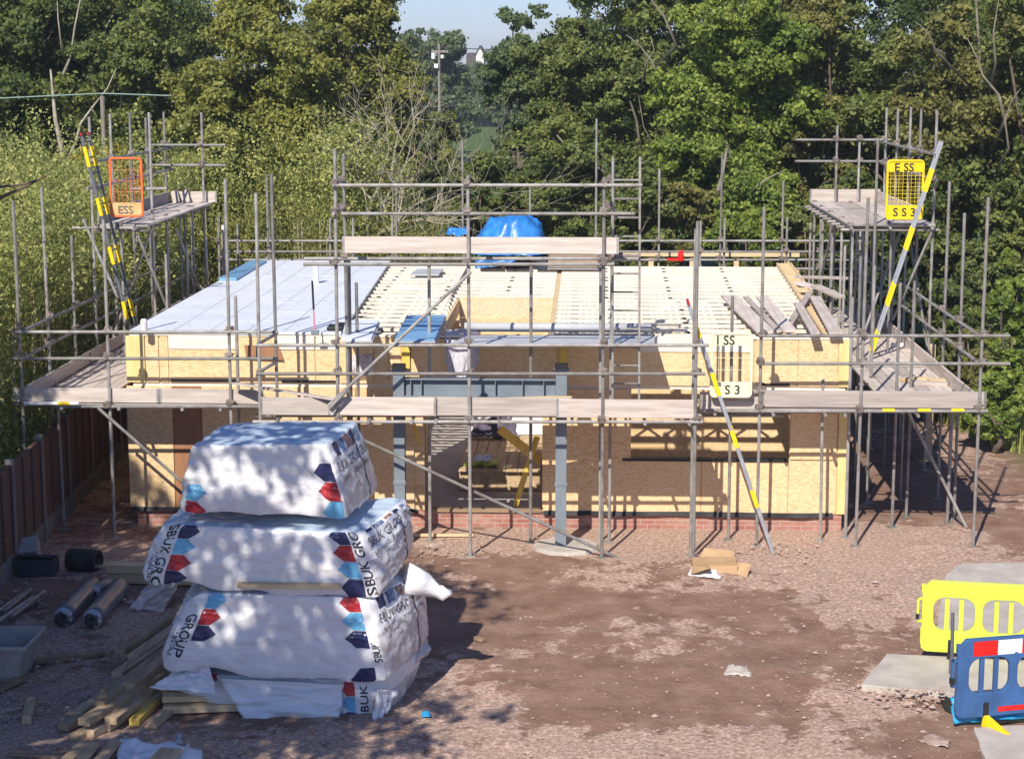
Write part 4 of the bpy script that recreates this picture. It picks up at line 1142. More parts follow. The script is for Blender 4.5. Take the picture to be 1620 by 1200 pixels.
# boards and a white bag at the bottom edge
for i, (a, c, lb) in enumerate((((95, 1212), (135, 1172), 'leftmost board of the bundle at the bottom edge'), ((118, 1215), (150, 1175), 'second board of the bundle at the bottom edge'), ((145, 1216), (185, 1172), 'third board of the bundle, beside the white bag'))):
    timber(lb, aZ(*a, .06), aZ(*c, .06), .14, .03, 'pine_y', 'boards bundled at the bottom edge', name='board', cat='board')
timber('narrow batten lying on the earth at the bottom left corner', aZ(12, 1192, .02), aZ(105, 1196, .02), .05, .03, 'old_x', name='batten', cat='batten')
o = crumple('plastic_bag', [aZ(185, 1215, .05), aZ(330, 1215, .05), aZ(300, 1180, .10), aZ(190, 1174, .05)], .09, 21, 'white'); tag(o, 'white plastic bag lying at the bottom edge with boards on it', 'bag')
o = timber('yellowish board lying on the white plastic bag', aZ(248, 1208, .16), aZ(272, 1184, .16), .25, .03, 'pine_y', name='board', cat='board')
o = crumple('film_scrap', [aZ(276, 1176, .03), aZ(290, 1178, .03), aZ(286, 1160, .06), aZ(278, 1162, .06)], .03, 31, 'film_end', None, 6); tag(o, 'small scrap of clear film on the earth below the stack', 'scrap')
o = crumple('film_scrap', [aZ(666, 1134, .02), aZ(682, 1133, .02), aZ(678, 1124, .05), aZ(669, 1124, .05)], .02, 33, 'liner', None, 6); tag(o, 'small blue plastic scrap at the edge of the stack shadow', 'scrap')
o = crumple('film_scrap', [aZ(212, 965, .02), aZ(262, 962, .02), aZ(280, 930, .12), aZ(235, 928, .12)], .08, 34, 'film_end', None, 12); tag(o, 'crumpled clear film lying between the rolls and the stack', 'film')

# two rolls in film
for (a, c, lb) in (((100, 975), (146, 926), 'grey film-wrapped roll lying left of its twin'), ((146, 978), (190, 928), 'grey film-wrapped roll lying right of its twin, nearer the stack'), ((150, 935), (172, 924), 'clear film bundle lying behind the two grey rolls')):
    p, q = aZ(*a, .13), aZ(*c, .13); r = .135 if 'roll' in lb and 'bundle' not in lb else .1
    t = thing('film_roll', lb, 'roll', (p.x, p.y, 0), None)
    d = (q - p).normalized(); pts = [p + (q - p) * k / 10 for k in range(11)]
    b = MB().path(pts, [r * (1 + .05 * noise.noise(Vector((k * 1.3, p.x, 0)))) for k in range(11)], 18)
    b.v = [v + Vector((1, 1, 1)) * .012 * noise.noise(v * 9) for v in b.v]
    b.build('roll_body', MT['roll'], t, smooth=True)
    MB().path([p - d * .02, p + d * .05], [.04, .04], 10).build('core', MT['dark'], t)
    b = MB(); n = 22; ring = []
    for k in range(n):
        a_ = 2 * math.pi * k / n; u_ = d.orthogonal().normalized(); v_ = d.cross(u_)
        ring.append((p + (u_ * math.cos(a_) + v_ * math.sin(a_)) * r * .98, p - d * (.08 + .06 * fnoise((k, p.x, 1), .9)) + (u_ * math.cos(a_) + v_ * math.sin(a_)) * r * (.75 + .3 * fnoise((k, 2, p.x), 1.1))))
    for k in range(n): b.add([ring[k][0], ring[(k + 1) % n][0], ring[(k + 1) % n][1], ring[k][1]], [(0, 1, 2, 3)])
    b.build('loose_film', MT['film_end'], t, smooth=True)
# black pipe
p, q = aZ(110, 884, .16), aZ(156, 887, .16)
b = MB(); ro, ri, n = .165, .14, 28; d = (q - p).normalized(); u_ = Vector((0, 0, 1)); v_ = d.cross(u_).normalized()
prof = []
for k in range(21):
    rr = ro + (.008 if k % 2 else 0); prof.append((k / 20, rr))
for t_, rr in prof + [(1, ri), (0, ri), (0, ro)]:
    for k in range(n):
        a_ = 2 * math.pi * k / n; b.v.append(p + (q - p) * t_ + (u_ * math.cos(a_) + v_ * math.sin(a_)) * rr)
m_ = len(prof) + 3
for i in range(m_ - 1):
    for k in range(n): b.f.append((i * n + k, i * n + (k + 1) % n, (i + 1) * n + (k + 1) % n, (i + 1) * n + k)); b.m.append(0)
tag(b.build('drain_pipe', MT['dark'], smooth=True), 'short wide black corrugated pipe lying on the shaded earth', 'pipe')
# blue crates
p = aZ(38, 893, 0)
t = thing('lidded_box', 'grey-blue plastic box lying tipped by the fence foot', 'box', (p.x, p.y, 0))
b = MB(); c = Vector((p.x - .0, p.y, .15)); b.beam(c + Vector((-.12, 0, .05)), c + Vector((.22, .05, .10)), .34, .24, (0, .2, 1)); b.build('body', MT['tub'], t, bevel=.02)
b = MB(); b.beam(c + Vector((-.16, -.18, .16)), c + Vector((.26, -.1, .21)), .36, .03, (0, -.5, 1)); b.build('lid', MT['tub'], t, bevel=.01)
p = aZ(62, 908, 0)
t = thing('crate', 'dark blue plastic crate lying crushed beside the grey-blue box', 'crate', (p.x, p.y, 0))
def cr(u, v): return None
b = MB(); x, y = p.x, p.y
for (x0, x1, y0, y1) in ((-.28, .26, -.16, -.14), (-.28, .26, .14, .16), (-.28, -.26, -.14, .14), (.24, .26, -.14, .14)): b.box(x + x0, x + x1, y + y0, y + y1, .02, .26)
b.box(x - .26, x + .24, y - .14, y + .14, .02, .04); b.build('body', MT['bluebox'], t, bevel=.012)
b = MB(); b.beam((x - .3, y - .05, .30), (x + .18, y + .05, .25), .34, .025, (0, .3, 1)); b.build('lid', MT['bluebox'], t, bevel=.01)
# bundle of scaffold fittings / short tubes at the left edge
for i, (a, c) in enumerate((((-30, 985), (38, 938)), ((-15, 990), (52, 945)), ((0, 985), (60, 948)), ((18, 975), (70, 935)), ((5, 968), (48, 932)))):
    z = .06 + .06 * (i % 2)
    o = MB().tube(aZ(*a, z), aZ(*c, z), .032, 10).build('short_tube', MT['tube'])
    tag(o, ['lowest grey tube of the bundle behind the grey tub', 'grey tube second from the left in the bundle behind the tub', 'middle grey tube of the bundle behind the tub', 'rightmost grey tube of the bundle, nearest the rolls', 'grey tube at the back of the bundle behind the tub'][i], 'tube', 'loose tubes behind the grey tub')
# grey tub cut by the left edge
p = aZ(40, 1085, 0)
t = thing('mortar_tub', 'large grey plastic mortar tub standing at the left edge', 'tub', (p.x - .5, p.y + .3, 0))
x0, x1, y0, y1 = p.x - 1.05, p.x, p.y, p.y + .8
b = MB(); H_ = .50
def ringz(z, e): return [(x0 - e, y0 - e, z), (x1 + e, y0 - e, z), (x1 + e, y1 + e, z), (x0 - e, y1 + e, z)]
R4 = [ringz(.0, -.12), ringz(.43, -.02), ringz(.43, .03), ringz(H_, .04), ringz(H_, .0), ringz(.05, -.14)]
vv = [q for r in R4 for q in r]
ff = [(3, 2, 1, 0)] + [(i * 4 + k, i * 4 + (k + 1) % 4, i * 4 + 4 + (k + 1) % 4, i * 4 + 4 + k) for i in range(5) for k in range(4)] + [(20, 21, 22, 23)]
b.add(vv, ff); b.build('body', MT['tub'], t, bevel=.02)
MB().tube((x1 - .7, y0 - .04, .46), (x1 - .3, y0 - .04, .46), .014, 8).build('handle', MT['tub'], t)

# ------------------------------------------------------------------ cardboard by the front scaffold
p = aZ(1132, 906, 0)
t = thing('cardboard_box', 'torn brown cardboard box lying open by the front scaffold', 'box', (p.x, p.y, 0))
b = MB(); x, y = p.x, p.y
b.hexa([(x - .35, y - .05, .0), (x + .3, y - .12, 0), (x + .3, y + .3, 0), (x - .35, y + .35, 0), (x - .33, y - .02, .12), (x + .32, y - .1, .14), (x + .32, y + .3, .16), (x - .33, y + .36, .14)]); b.build('body', MT['card'], t, bevel=.006)
for nm, q in (('flap', [(x + .30, y - .12, .02), (x + .44, y - .25, .0), (x + .52, y + .0, .14), (x + .33, y + .02, .16)]), ('flap', [(x - .2, y + .36, .14), (x + .3, y + .3, .16), (x + .3, y + .46, .22), (x - .14, y + .5, .25)]), ('flap', [(x - .35, y - .02, .11), (x - .1, y - .06, .13), (x - .1, y - .3, .16), (x - .38, y - .25, .05)])):
    MB().add(q, [(0, 1, 2, 3)]).build(nm, MT['card'], t, solid=.01)
o = crumple('paper_sheet', [aZ(1088, 910, .02), aZ(1140, 916, .02), aZ(1132, 898, .06), aZ(1095, 895, .05)], .03, 41, 'white', None, 8); tag(o, 'white crumpled paper lying against the cardboard box', 'paper')
o = crumple('paper_sheet', [aZ(1452, 1172, .01), aZ(1500, 1184, .02), aZ(1502, 1170, .05), aZ(1470, 1160, .02)], .03, 43, 'stone', None, 8); tag(o, 'pinkish torn sheet on the earth near the bottom right slab', 'paper')
o = crumple('paper_sheet', [aZ(1144, 1068, .01), aZ(1190, 1070, .01), aZ(1182, 1054, .05), aZ(1152, 1053, .05)], .04, 44, 'concrete', None, 8); tag(o, 'pale greenish crushed sack lying in the middle of the earth', 'sack')

# ------------------------------------------------------------------ concrete slabs, trench liner and barriers
def slab(label, px, z0, z1, seed):
    ps = [aZ(x, y, z1) for x, y in px]
    m = []
    for i in range(len(ps)):
        a, c = ps[i], ps[(i + 1) % len(ps)]
        for k in range(10):
            q = a.lerp(c, k / 10); q = q + Vector((noise.noise(q * 3), noise.noise(q * 3 + Vector((9, 0, 0))), 0)) * .025; m.append(q)
    n = len(m)
    b = MB().add([Vector((q.x, q.y, z0)) for q in m] + m, [tuple(range(n - 1, -1, -1)), tuple(range(n, 2 * n))] + [(i, (i + 1) % n, n + (i + 1) % n, n + i) for i in range(n)])
    return tag(b.build('concrete_slab', MT['concrete'], None, bevel=.012), label, 'slab', 'concrete slabs by the barriers')
slab('broad concrete slab lying behind the fluorescent yellow barrier', [(1478, 1010), (1700, 1022), (1700, 888), (1522, 890), (1496, 908)], -.05, .07, 1)
slab('concrete slab with a pointed left edge between the two barriers', [(1361, 1082), (1480, 1093), (1640, 1108), (1660, 1045), (1402, 1033)], -.02, .075, 2)
slab('concrete slab at the bottom right corner under the yellow barrier foot', [(1540, 1150), (1568, 1225), (1720, 1225), (1720, 1140)], -.05, .06, 3)
# flat black patch paints the shade of a trench between the slabs
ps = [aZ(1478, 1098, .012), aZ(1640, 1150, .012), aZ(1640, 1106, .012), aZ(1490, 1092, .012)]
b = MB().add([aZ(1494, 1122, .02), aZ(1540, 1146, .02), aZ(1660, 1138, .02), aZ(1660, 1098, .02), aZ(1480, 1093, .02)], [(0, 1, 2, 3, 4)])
tag(b.build('trench_shade', MT['dpc']), kind='structure')

def barrier(label, p0, yaw, mt, seed, band=False):
    """plastic pedestrian barrier: one moulded panel with long rounded windows and upright bars"""
    t = thing('pedestrian_barrier', label, 'barrier', p0)
    W, H = 2.0, .90
    z0 = .12
    loops = [[(.06, 0), (W - .06, 0), (W, .04), (W, H - .12), (W - .08, H), (.10, H), (.0, H - .10), (0, .04)]]
    n = 3; pitch = (W - .20) / n
    for i in range(n):
        a = .12 + pitch * i; c = a + pitch - .075
        loops.append(rrect(a, c, .26, .69 if band else .71, .15, 7))
    v, f = shape2d(loops, .022, .010)
    rot = Matrix.Rotation(yaw, 3, 'Z'); P0 = Vector(p0)
    def tr(p): return P0 + rot @ Vector((p[0], -p[2], p[1] + z0))
    MB().add([tr(p) for p in v], [tuple(reversed(q)) for q in f]).build('panel', MT[mt], t)
    for i in range(n):
        a = .12 + pitch * i; c = a + pitch - .075
        for k in (1, 2):
            x = a + (c - a) * k / 3
            b = MB(); b.hexa([tr(q) for q in ((x - .027, .27, -.016), (x + .027, .27, -.016), (x + .027, .27, .016), (x - .027, .27, .016), (x - .027, .68, -.016), (x + .027, .68, -.016), (x + .027, .68, .016), (x - .027, .68, .016))]); b.build('bar', MT[mt], t)
    b = MB()   # moulded top rail and ribs
    for (x0, x1, y0, y1, d) in ((.12, W - .1, H - .035, H, .034), (.02, W - .02, .0, .03, .03), (.12, W - .12, .20, .215, .029), (.12, W - .12, .72, .732, .029)):
        b.hexa([tr(q) for q in ((x0, y0, -d), (x1, y0, -d), (x1, y0, d), (x0, y0, d), (x0, y1, -d), (x1, y1, -d), (x1, y1, d), (x0, y1, d))])
    for i in range(n + 1):
        for zc in (.15, .70):
            x = .10 + pitch * i + (-.0 if i else .02); 
            vv = [tr((x + .03 * math.cos(R(30 * k)), zc + .03 * math.sin(R(30 * k)), .037)) for k in range(12)]; v2 = [tr((x + .03 * math.cos(R(30 * k)), zc + .03 * math.sin(R(30 * k)), .02)) for k in range(12)]
            b.add(vv + v2, [tuple(range(12))] + [(k, 12 + k, 12 + (k + 1) % 12, (k + 1) % 12) for k in range(12)])
    b.build('ribs', MT[mt], t, bevel=.004)
    b = MB()   # hook end
    for (x0, x1, y0, y1) in ((-.075, -.045, .36, .68), (-.075, .02, .65, .68), (-.075, .02, .36, .39), (-.02, .01, .08, .30), (-.02, .02, .74, .86)):
        b.hexa([tr(q) for q in ((x0, y0, -.02), (x1, y0, -.02), (x1, y0, .02), (x0, y0, .02), (x0, y1, -.02), (x1, y1, -.02), (x1, y1, .02), (x0, y1, .02))])
    b.build('hook', MT[mt], t, bevel=.004)
    b = MB(); b.hexa([tr(q) for q in ((-.085, .40, -.03), (-.04, .40, -.03), (-.04, .40, .03), (-.085, .40, .03), (-.085, .47, -.03), (-.04, .47, -.03), (-.04, .47, .03), (-.085, .47, .03))]); b.build('hook_pin', MT['dark'], t, bevel=.004)
    if band:
        for i in range(6):
            x = .17 + .30 * i
            b = MB(); b.hexa([tr(q) for q in ((x, H - .19, .03), (x + .298, H - .19, .03), (x + .298, H - .19, .036), (x, H - .19, .036), (x, H - .02, .03), (x + .298, H - .02, .03), (x + .298, H - .02, .036), (x, H - .02, .036))]); b.build('reflective_strip', MT['redrefl' if i % 2 == 0 else 'whiterefl'], t)
        b = MB(); b.hexa([tr(q) for q in ((.50, .04, .03), (1.6, .04, .03), (1.6, .04, .036), (.50, .04, .036), (.50, .10, .03), (1.6, .10, .03), (1.6, .10, .036), (.50, .10, .036))]); b.build('reflective_strip', MT['redrefl'], t)
    for x in (.35, 1.65):   # feet: a black stem and a wedge of plastic
        b = MB(); b.hexa([tr(q) for q in ((x - .03, -.06, .028), (x + .03, -.06, .028), (x + .03, -.06, .05), (x - .03, -.06, .05), (x - .03, .16, .028), (x + .03, .16, .028), (x + .03, .16, .05), (x - .03, .16, .05))])
        o = b.build('foot_stem', MT['dark'], t, bevel=.004)
        if band:
            b = MB(); b.hexa([tr(q) for q in ((x - .05, -.12, .03), (x + .05, -.12, .03), (x + .13, -.12, .40), (x + .06, -.12, .42), (x - .03, .02, .03), (x + .03, .02, .03), (x + .12, -.09, .40), (x + .07, -.09, .42))]); b.build('foot', MT['yellow'], t, bevel=.006)
        else:
            b = MB(); b.hexa([tr(q) for q in ((x - .05, -.12, -.25), (x + .05, -.12, -.25), (x + .05, -.12, .25), (x - .05, -.12, .25), (x - .03, -.02, -.05), (x + .03, -.02, -.05), (x + .03, -.02, .05), (x - .03, -.02, .05))]); b.build('foot', MT['dark'], t, bevel=.006)
    return t
p = aY(1458, 1014, 22.4); barrier('fluorescent yellow plastic barrier standing beside the concrete slab', (p.x, 22.4, .02), R(-9), 'hivis', 1)
p = aY(1512, 1130, 19.9); barrier('blue plastic barrier with a red and white reflective strip', (p.x, 19.9, .03), R(16), 'barrier_blue', 2, True)
p = aY(1508, 1135, 20.0)
o = crumple('trench_liner', [(p.x + .0, 19.95, .06), (p.x + .9, 20.2, .05), (p.x + .9, 20.25, .30), (p.x - .05, 20.0, .36)], .05, 51, 'liner', None, 12); tag(o, 'bright blue plastic sheet hanging behind the blue barrier', 'sheet')
b = MB(); p = aZ(1508, 1095, 0); b.tube((p.x - .02, p.y, 0), (p.x - .04, p.y + .02, .98), .022, 8); b.tube((p.x - .02, p.y - .0, .24), (p.x - .02, p.y, .42), .045, 8)
tag(b.build('barrier_pin', MT['alu_dark']), 'grey upright pin hooked at the end of the blue barrier', 'pin')

# ------------------------------------------------------------------ fence on the left
f0, f1 = aZ(15, 733, 1.65), aZ(112, 652, 1.65)
fd = (f1 - f0); fd.z = 0; fd.normalize()
fence = thing('garden_fence', 'brown timber panel fence with concrete posts along the left boundary', 'fence', (f0.x, f0.y, 0))
for i in range(-4, 7):
    p = f0 + fd * (1.83 * i); q = f0 + fd * (1.83 * (i + 1))
    b = MB().beam((p.x, p.y, 0), (p.x, p.y, 1.72), .11, .12, (1, 0, 0)); b.build('post', MT['fence_post'], fence, bevel=.01)
    g0, g1 = p + fd * .06, q - fd * .06
    b = MB(); b.beam((g0.x, g0.y, .16), (g1.x, g1.y, .16), .05, .30); b.build('gravel_board', MT['fence_post'], fence, bevel=.006)
    b = MB()
    nrm = Vector((fd.y, -fd.x, 0))
    for k in range(12):
        z = .33 + .106 * k
        a0, a1 = Vector((g0.x, g0.y, 0)) , Vector((g1.x, g1.y, 0))
        b.hexa([a0 + nrm * .024 + Vector((0, 0, z)), a1 + nrm * .024 + Vector((0, 0, z)), a1 + Vector((0, 0, z)), a0 + Vector((0, 0, z)),
                a0 + nrm * .010 + Vector((0, 0, z + .118)), a1 + nrm * .010 + Vector((0, 0, z + .118)), a1 - nrm * .004 + Vector((0, 0, z + .118)), a0 - nrm * .004 + Vector((0, 0, z + .118))])
    for t_ in (.0, .33, .66, .98):
        c = g0.lerp(g1, t_); b.beam((c.x + nrm.x * .03, c.y + nrm.y * .03, .33), (c.x + nrm.x * .03, c.y + nrm.y * .03, 1.62), .02, .04, (1, 0, 0))
    b.beam((g0.x, g0.y, 1.63), (g1.x, g1.y, 1.63), .06, .03); b.build('panel', MT['fence'], fence)

# ------------------------------------------------------------------ things on the roof
zrf = 3.25
def dome(name, label, cat, cx, cy, z0, rx, ry, h, mt, seed):
    b = MB()
    def fn(u, v):
        a = 2 * math.pi * u; r = 1 - v
        s4 = (abs(math.cos(a)) ** 3.2 + abs(math.sin(a)) ** 3.2) ** (-1 / 3.2)
        k = min(1.0, r * 1.25)
        x, y = math.cos(a) * s4 * r, math.sin(a) * s4 * r
        z = h * (1 - max(0, r) ** 5.0) * (1 - .22 * max(0, -x) - .1 * abs(y)) if v > 0 else 0
        wr = .10 * noise.noise(Vector((x * 2.2 + seed, y * 3, z * 2))) + .11 * (1 - abs(noise.noise(Vector((x * 4.5, y * 4 + seed, z * 1.5))))) ** 4 - .06
        return (cx + x * rx * (1 + wr), cy + y * ry * (1 + wr), z0 + max(0, z + wr * .8 * (1 if v > .05 else 0)))
    b.sheet(fn, 48, 22)
    return tag(b.build(name, MT[mt], smooth=True), label, cat)
Yt = 39.3
l, r_ = aY(748, 420, Yt), aY(866, 420, Yt)
zt = aY(810, 341, Yt).z; zc = aY(800, 424, 38.6).z
dome('tarpaulin', 'blue tarpaulin draped over a tall heap at the back of the roof', 'tarpaulin', (l.x + r_.x) / 2, Yt, 3.5, (r_.x - l.x) / 2, .75, zt - 3.5, 'tarp', 2)
o = crumple('tarpaulin', [aY(706, 372, 39.6), aY(742, 374, 39.4), aY(744, 362, 39.6), aY(710, 362, 39.8)], .08, 61, 'tarp', None, 10); tag(o, 'loose corner of blue sheeting left of the tarpaulin heap', 'sheet')
o = crumple('tarpaulin', [aY(752, 425, 38.4), aY(800, 420, 38.4), aY(825, 408, 38.5), aY(752, 408, 38.5)], .05, 62, 'tarp', None, 10); tag(o, 'blue sheeting hanging below the long board over the cartons', 'sheet')
for a, c, lb in ((756, 796, 'brown carton under the blue sheeting, left of two'), (797, 840, 'brown carton under the blue sheeting, right of two')):
    l, r_ = aY(a, 441, 38.7), aY(c, 441, 38.7); tp = aY(a, 417, 38.7)
    t = thing('carton', lb, 'carton', (l.x, 38.7, 3.2))
    MB().box(l.x, r_.x - .01, 38.7, 39.5, 3.26, tp.z).build('body', MT['tan'], t, bevel=.01)
    MB().box(l.x + .03, r_.x - .04, 38.76, 39.4, 3.20, 3.26).build('batten', MT['dpc'], t)
for a, c, y0, y1, mt, lb in ((848, 864, 408, 445, 'bluebox', 'dark narrow board standing right of the cartons'), (865, 945, 424, 446, 'foil', 'stack of grey boards lying at the back of the roof'), (866, 945, 408, 423, 'tan', 'brown board lying on the grey boards at the back of the roof')):
    l, r_ = aY(a, y1, 38.6), aY(c, y1, 38.6); zt_ = aY(a, y0, 38.6).z; zb_ = max(3.2, aY(a, y1, 38.6).z)
    b = MB(); n_ = 3
    for k in range(n_): b.box(l.x + .01 * k, r_.x + .012 * (k % 2), 38.6 + .01 * k, 39.4, zb_ + (zt_ - zb_) * k / n_ + .002, zb_ + (zt_ - zb_) * (k + 1) / n_)
    tag(b.build('board_stack', MT[mt], bevel=.004), lb, 'boards')
# blue and grey insulation sheets near the eave
def sheetstack(label, corners, z, n, mt, th=.03):
    t = thing('insulation_sheets', label, 'insulation sheets', aZ(*corners[0], z))
    ps = [aZ(x, y, z + th * n) - Vector((0, 0, th * n)) for x, y in corners]
    for k in range(n):
        o_ = Vector((rnd.uniform(-.02, .02), rnd.uniform(-.02, .02), th * k))
        MB().hexa([q + o_ for q in ps] + [q + o_ + Vector((0, 0, th - .003)) for q in ps]).build('sheet', MT[mt if k == n - 1 else 'foil'], t, bevel=.003)
    return t
sheetstack('stack of blue faced sheets by the eave, above the left steel post', [(625, 536), (688, 536), (706, 498), (644, 498)], 3.21, 4, 'bluefoil')
sheetstack('pale grey sheets by the eave, at the edge of the covered roof', [(540, 536), (588, 536), (600, 506), (548, 506)], 3.21, 2, 'membrane')
sheetstack('single grey sheet lying far back among the open joists', [(648, 434), (694, 434), (702, 425), (660, 425)], 3.21, 1, 'foil')
sheetstack('grey metal sheet overhanging the eave above the wide opening', [(705, 545), (1035, 545), (1035, 530), (740, 530)], 3.155, 1, 'foil')
# long grey tube lying along the eave, with clear film over its end
b = MB(); p, q = aY(735, 531, YW + .15), aY(1030, 535, YW + .15); p.z = q.z = 3.27; b.tube(p, q, .075, 14); tag(b.build('long_tube', MT['foil'], smooth=True), 'long pale tube lying along the eave over the opening', 'tube')
b = MB(); b.path([aY(795, 546, YW - .02), aY(806, 535, YW - .02), aY(820, 531, YW - .02), aY(833, 537, YW - .02), aY(842, 546, YW - .02)], .03, 8); tag(b.build('bent_pipe', MT['steel'], smooth=True), 'small bent grey pipe on the eave before the long tube', 'pipe')
film_m = M('hanging_clear_film', (.75, .74, .80), (.62, .60, .68), scale=5, rough=.15, spec=.6, bump=.5, alpha=.55)
MT['film_clear'] = film_m
o = crumple('clear_film', [aY(706, 602, YW - .45), aY(752, 606, YW - .45), aY(762, 525, YW + .1), aY(704, 520, YW + .1)], .10, 71, 'film_clear', None, 20); tag(o, 'clear plastic film hanging over the eave onto the steel beam', 'film')
o = crumple('clear_film', [aY(552, 592, YW - .12), aY(592, 588, YW - .12), aY(588, 560, YW - .06), aY(556, 562, YW - .06)], .05, 72, 'film_clear', None, 12); tag(o, 'crumpled clear film stuck on the boards under the pale sheets', 'film')
# loose timbers on the right of the roof
for i, (a, c, w_, lb) in enumerate((((1153, 468), (1212, 526), .30, 'wide pinkish board lying on the joists, leftmost of the loose ones'), ((1180, 470), (1232, 524), .10, 'narrow loose board beside the wide pinkish one'), ((1206, 470), (1250, 524), .22, 'loose board second from the right on the joists'),
        ((1282, 462), (1242, 524), .12, 'slanting loose board crossing the others on the joists'), ((1290, 470), (1322, 528), .2, 'loose board along the right edge of the roof, left of two'), ((1262, 480), (1290, 528), .14, 'loose board along the right edge of the roof, right of the slanting one'))):
    timber(lb, aZ(*c, 3.22 + .02 * (i % 3)), aZ(*a, 3.3 + .03 * (i % 3)), w_, .04, 'board_y', 'loose boards on the right of the roof', name='board', cat='board')
for i, (a, c, lb) in enumerate((((1262, 447), (1316, 462), 'pale board on the far right roof corner, nearer one'), ((1262, 438), (1345, 440), 'long board lying across the far right roof corner'), ((1290, 452), (1330, 470), 'short board leaning at the far right roof corner'))):
    timber(lb, aZ(*a, 3.4), aZ(*c, 3.3), .2, .05, 'board_x', 'boards at the far right roof corner', name='board', cat='board')
p = aY(1077, 408, 40.1); b = MB(); b.path([(p.x, 40.1, 3.24), (p.x, 40.1, 3.36), (p.x, 40.1, 3.44), (p.x + .04, 40.1, 3.47)], [.07, .07, .05, .02], 12); b.box(p.x - .3, p.x - .08, 40.05, 40.15, 3.25, 3.30); tag(b.build('red_can', MT['redrefl'], smooth=False), 'small red can at the back edge of the roof', 'can')
p = aZ(228, 524, 3.22); b = MB(); b.path([(p.x, p.y, 3.2), (p.x, p.y, 3.38), (p.x, p.y, 3.42)], [.055, .055, .04], 12); tag(b.build('white_roll', MT['white']), 'small white roll standing on the left front corner of the roof', 'roll')
p = aZ(500, 448, 3.22); b = MB(); b.path([(p.x, p.y, 3.2), (p.x + .0, p.y, 3.58)], [.06, .055], 12); tag(b.build('white_roll', MT['white']), 'tall white roll standing on the back half of the covered roof', 'roll')
t0 = aZ(498, 527, 3.22); t1 = aY(494, 444, t0.y + .1)
t = thing('long_handled_tool', 'long handled tool with a dark grip and pink shaft standing on the roof', 'tool', t0)
m_ = t0.lerp(t1, .45); MB().tube(t0, m_, .013, 8).build('shaft', MT['pinkhandle'], t); MB().tube(m_, t1, .017, 8).build('grip', MT['dark'], t); MB().box(t0.x - .06, t0.x + .07, t0.y - .02, t0.y + .02, 3.2, 3.28).build('head', MT['steel'], t, bevel=.01)
b = MB(); b.box(aZ(505, 535, 3.2).x, aZ(532, 535, 3.2).x, YW + .1, YW + .4, 3.2, 3.27); b.box(aZ(510, 535, 3.2).x, aZ(530, 535, 3.2).x, YW + .45, YW + .8, 3.2, 3.25); tag(b.build('black_sacks', MT['dpc'], bevel=.02), 'dark sacks at the eave where the covered roof ends', 'sacks')
# offcuts on the right walkway and a plank laid over the boards on the left
for i, (x, y, a, l_, mt, lb) in enumerate(((1448, 600, .3, .5, 'pine', 'pale block on the right walkway, nearest the front'), (1470, 606, -.2, .6, 'board_x', 'flat offcut on the right walkway beside the pale block'), (1492, 602, .1, .5, 'pine', 'offcut on the right walkway next to its outer board'), (1420, 545, .2, .35, 'white', 'white offcut further along the right walkway'), (1440, 553, 1, .4, 'board_x', 'leaning offcut further along the right walkway'))):
    p = aZ(x, y, ZD + .07); d = Vector((math.cos(a), math.sin(a), 0)) * l_ / 2
    timber(lb, p - d, p + d, .18, .06, mt, 'offcuts on the right walkway', name='offcut', cat='offcut')
timber('loose board laid sloping over the toe boards of the left walkway', aY(372, 606, YF - .08), aY(534, 632, YC - .06), .03, .2, 'board_x', None, (0, -1, .1), 'board', 'board')
timber('narrow batten lying on the boards of the middle bay', aY(800, 630, 27.4), aY(905, 627, 27.6), .06, .03, 'pine', None, (0, 0, 1), 'batten', 'batten')
# ------------------------------------------------------------------ inside the opening
p0 = aZ(735, 788, .30)
b = MB()
for k in range(7): b.box(-2.15 + .2 * k, -1.96 + .2 * k, 30.4, 33.4, .62, .65)
for y in (30.5, 31.9, 33.2): b.box(-2.15, -.76, y, y + .1, .28, .62)
tag(b.build('timber_platform', MT['pine_y'], bevel=.004), 'low boarded timber platform inside the wide opening', 'platform')
p = aZ(762, 735, .68); o = crumple('work_vest', [(p.x - .3, p.y - .1, .68), (p.x + .3, p.y - .1, .68), (p.x + .25, p.y + .3, .72), (p.x - .2, p.y + .3, .7)], .06, 81, 'hivis', None, 10); tag(o, 'fluorescent work vest thrown on the boards inside the opening', 'vest')
p = aZ(764, 733, .70); o = crumple('white_bag', [(p.x - .16, p.y - .12, .76), (p.x + .16, p.y - .12, .76), (p.x + .14, p.y + .2, .8), (p.x - .14, p.y + .2, .8)], .06, 82, 'white', None, 10); tag(o, 'white bag lying on the fluorescent vest', 'bag')
p = aZ(775, 692, .7); o = crumple('dark_clothes', [(p.x - .4, p.y, .70), (p.x + .5, p.y, .7), (p.x + .4, p.y + .5, .95), (p.x - .3, p.y + .4, .95)], .16, 83, 'purple', None, 14); tag(o, 'heap of dark cloth on the boards deep inside the opening', 'cloth')
timber('yellow beam leaning against the right side of the opening', aZ(815, 800, .3), aY(850, 690, 29.3), .09, .2, 'yellow_pine', None, (0, 1, 0), 'beam', 'beam')
timber('yellow timber sloping down inside the opening in the sun', aY(790, 678, 29.0), aY(855, 728, 29.3), .06, .14, 'yellow_pine', None, (0, 0, 1), 'beam', 'beam')
timber('short yellow timber hanging below the boards left of the opening', aY(655, 672, 28.5), aY(665, 704, 28.55), .05, .1, 'yellow_pine', None, (0, 1, 0), 'beam', 'beam')
p = aZ(660, 846, .03); timber('long pale batten lying at the foot of the brick plinth', (p.x - .3, 28.3, .04), (p.x + .9, 28.35, .04), .06, .04, 'pine', None, (0, 0, 1), 'batten', 'batten')
HAZE = .0006
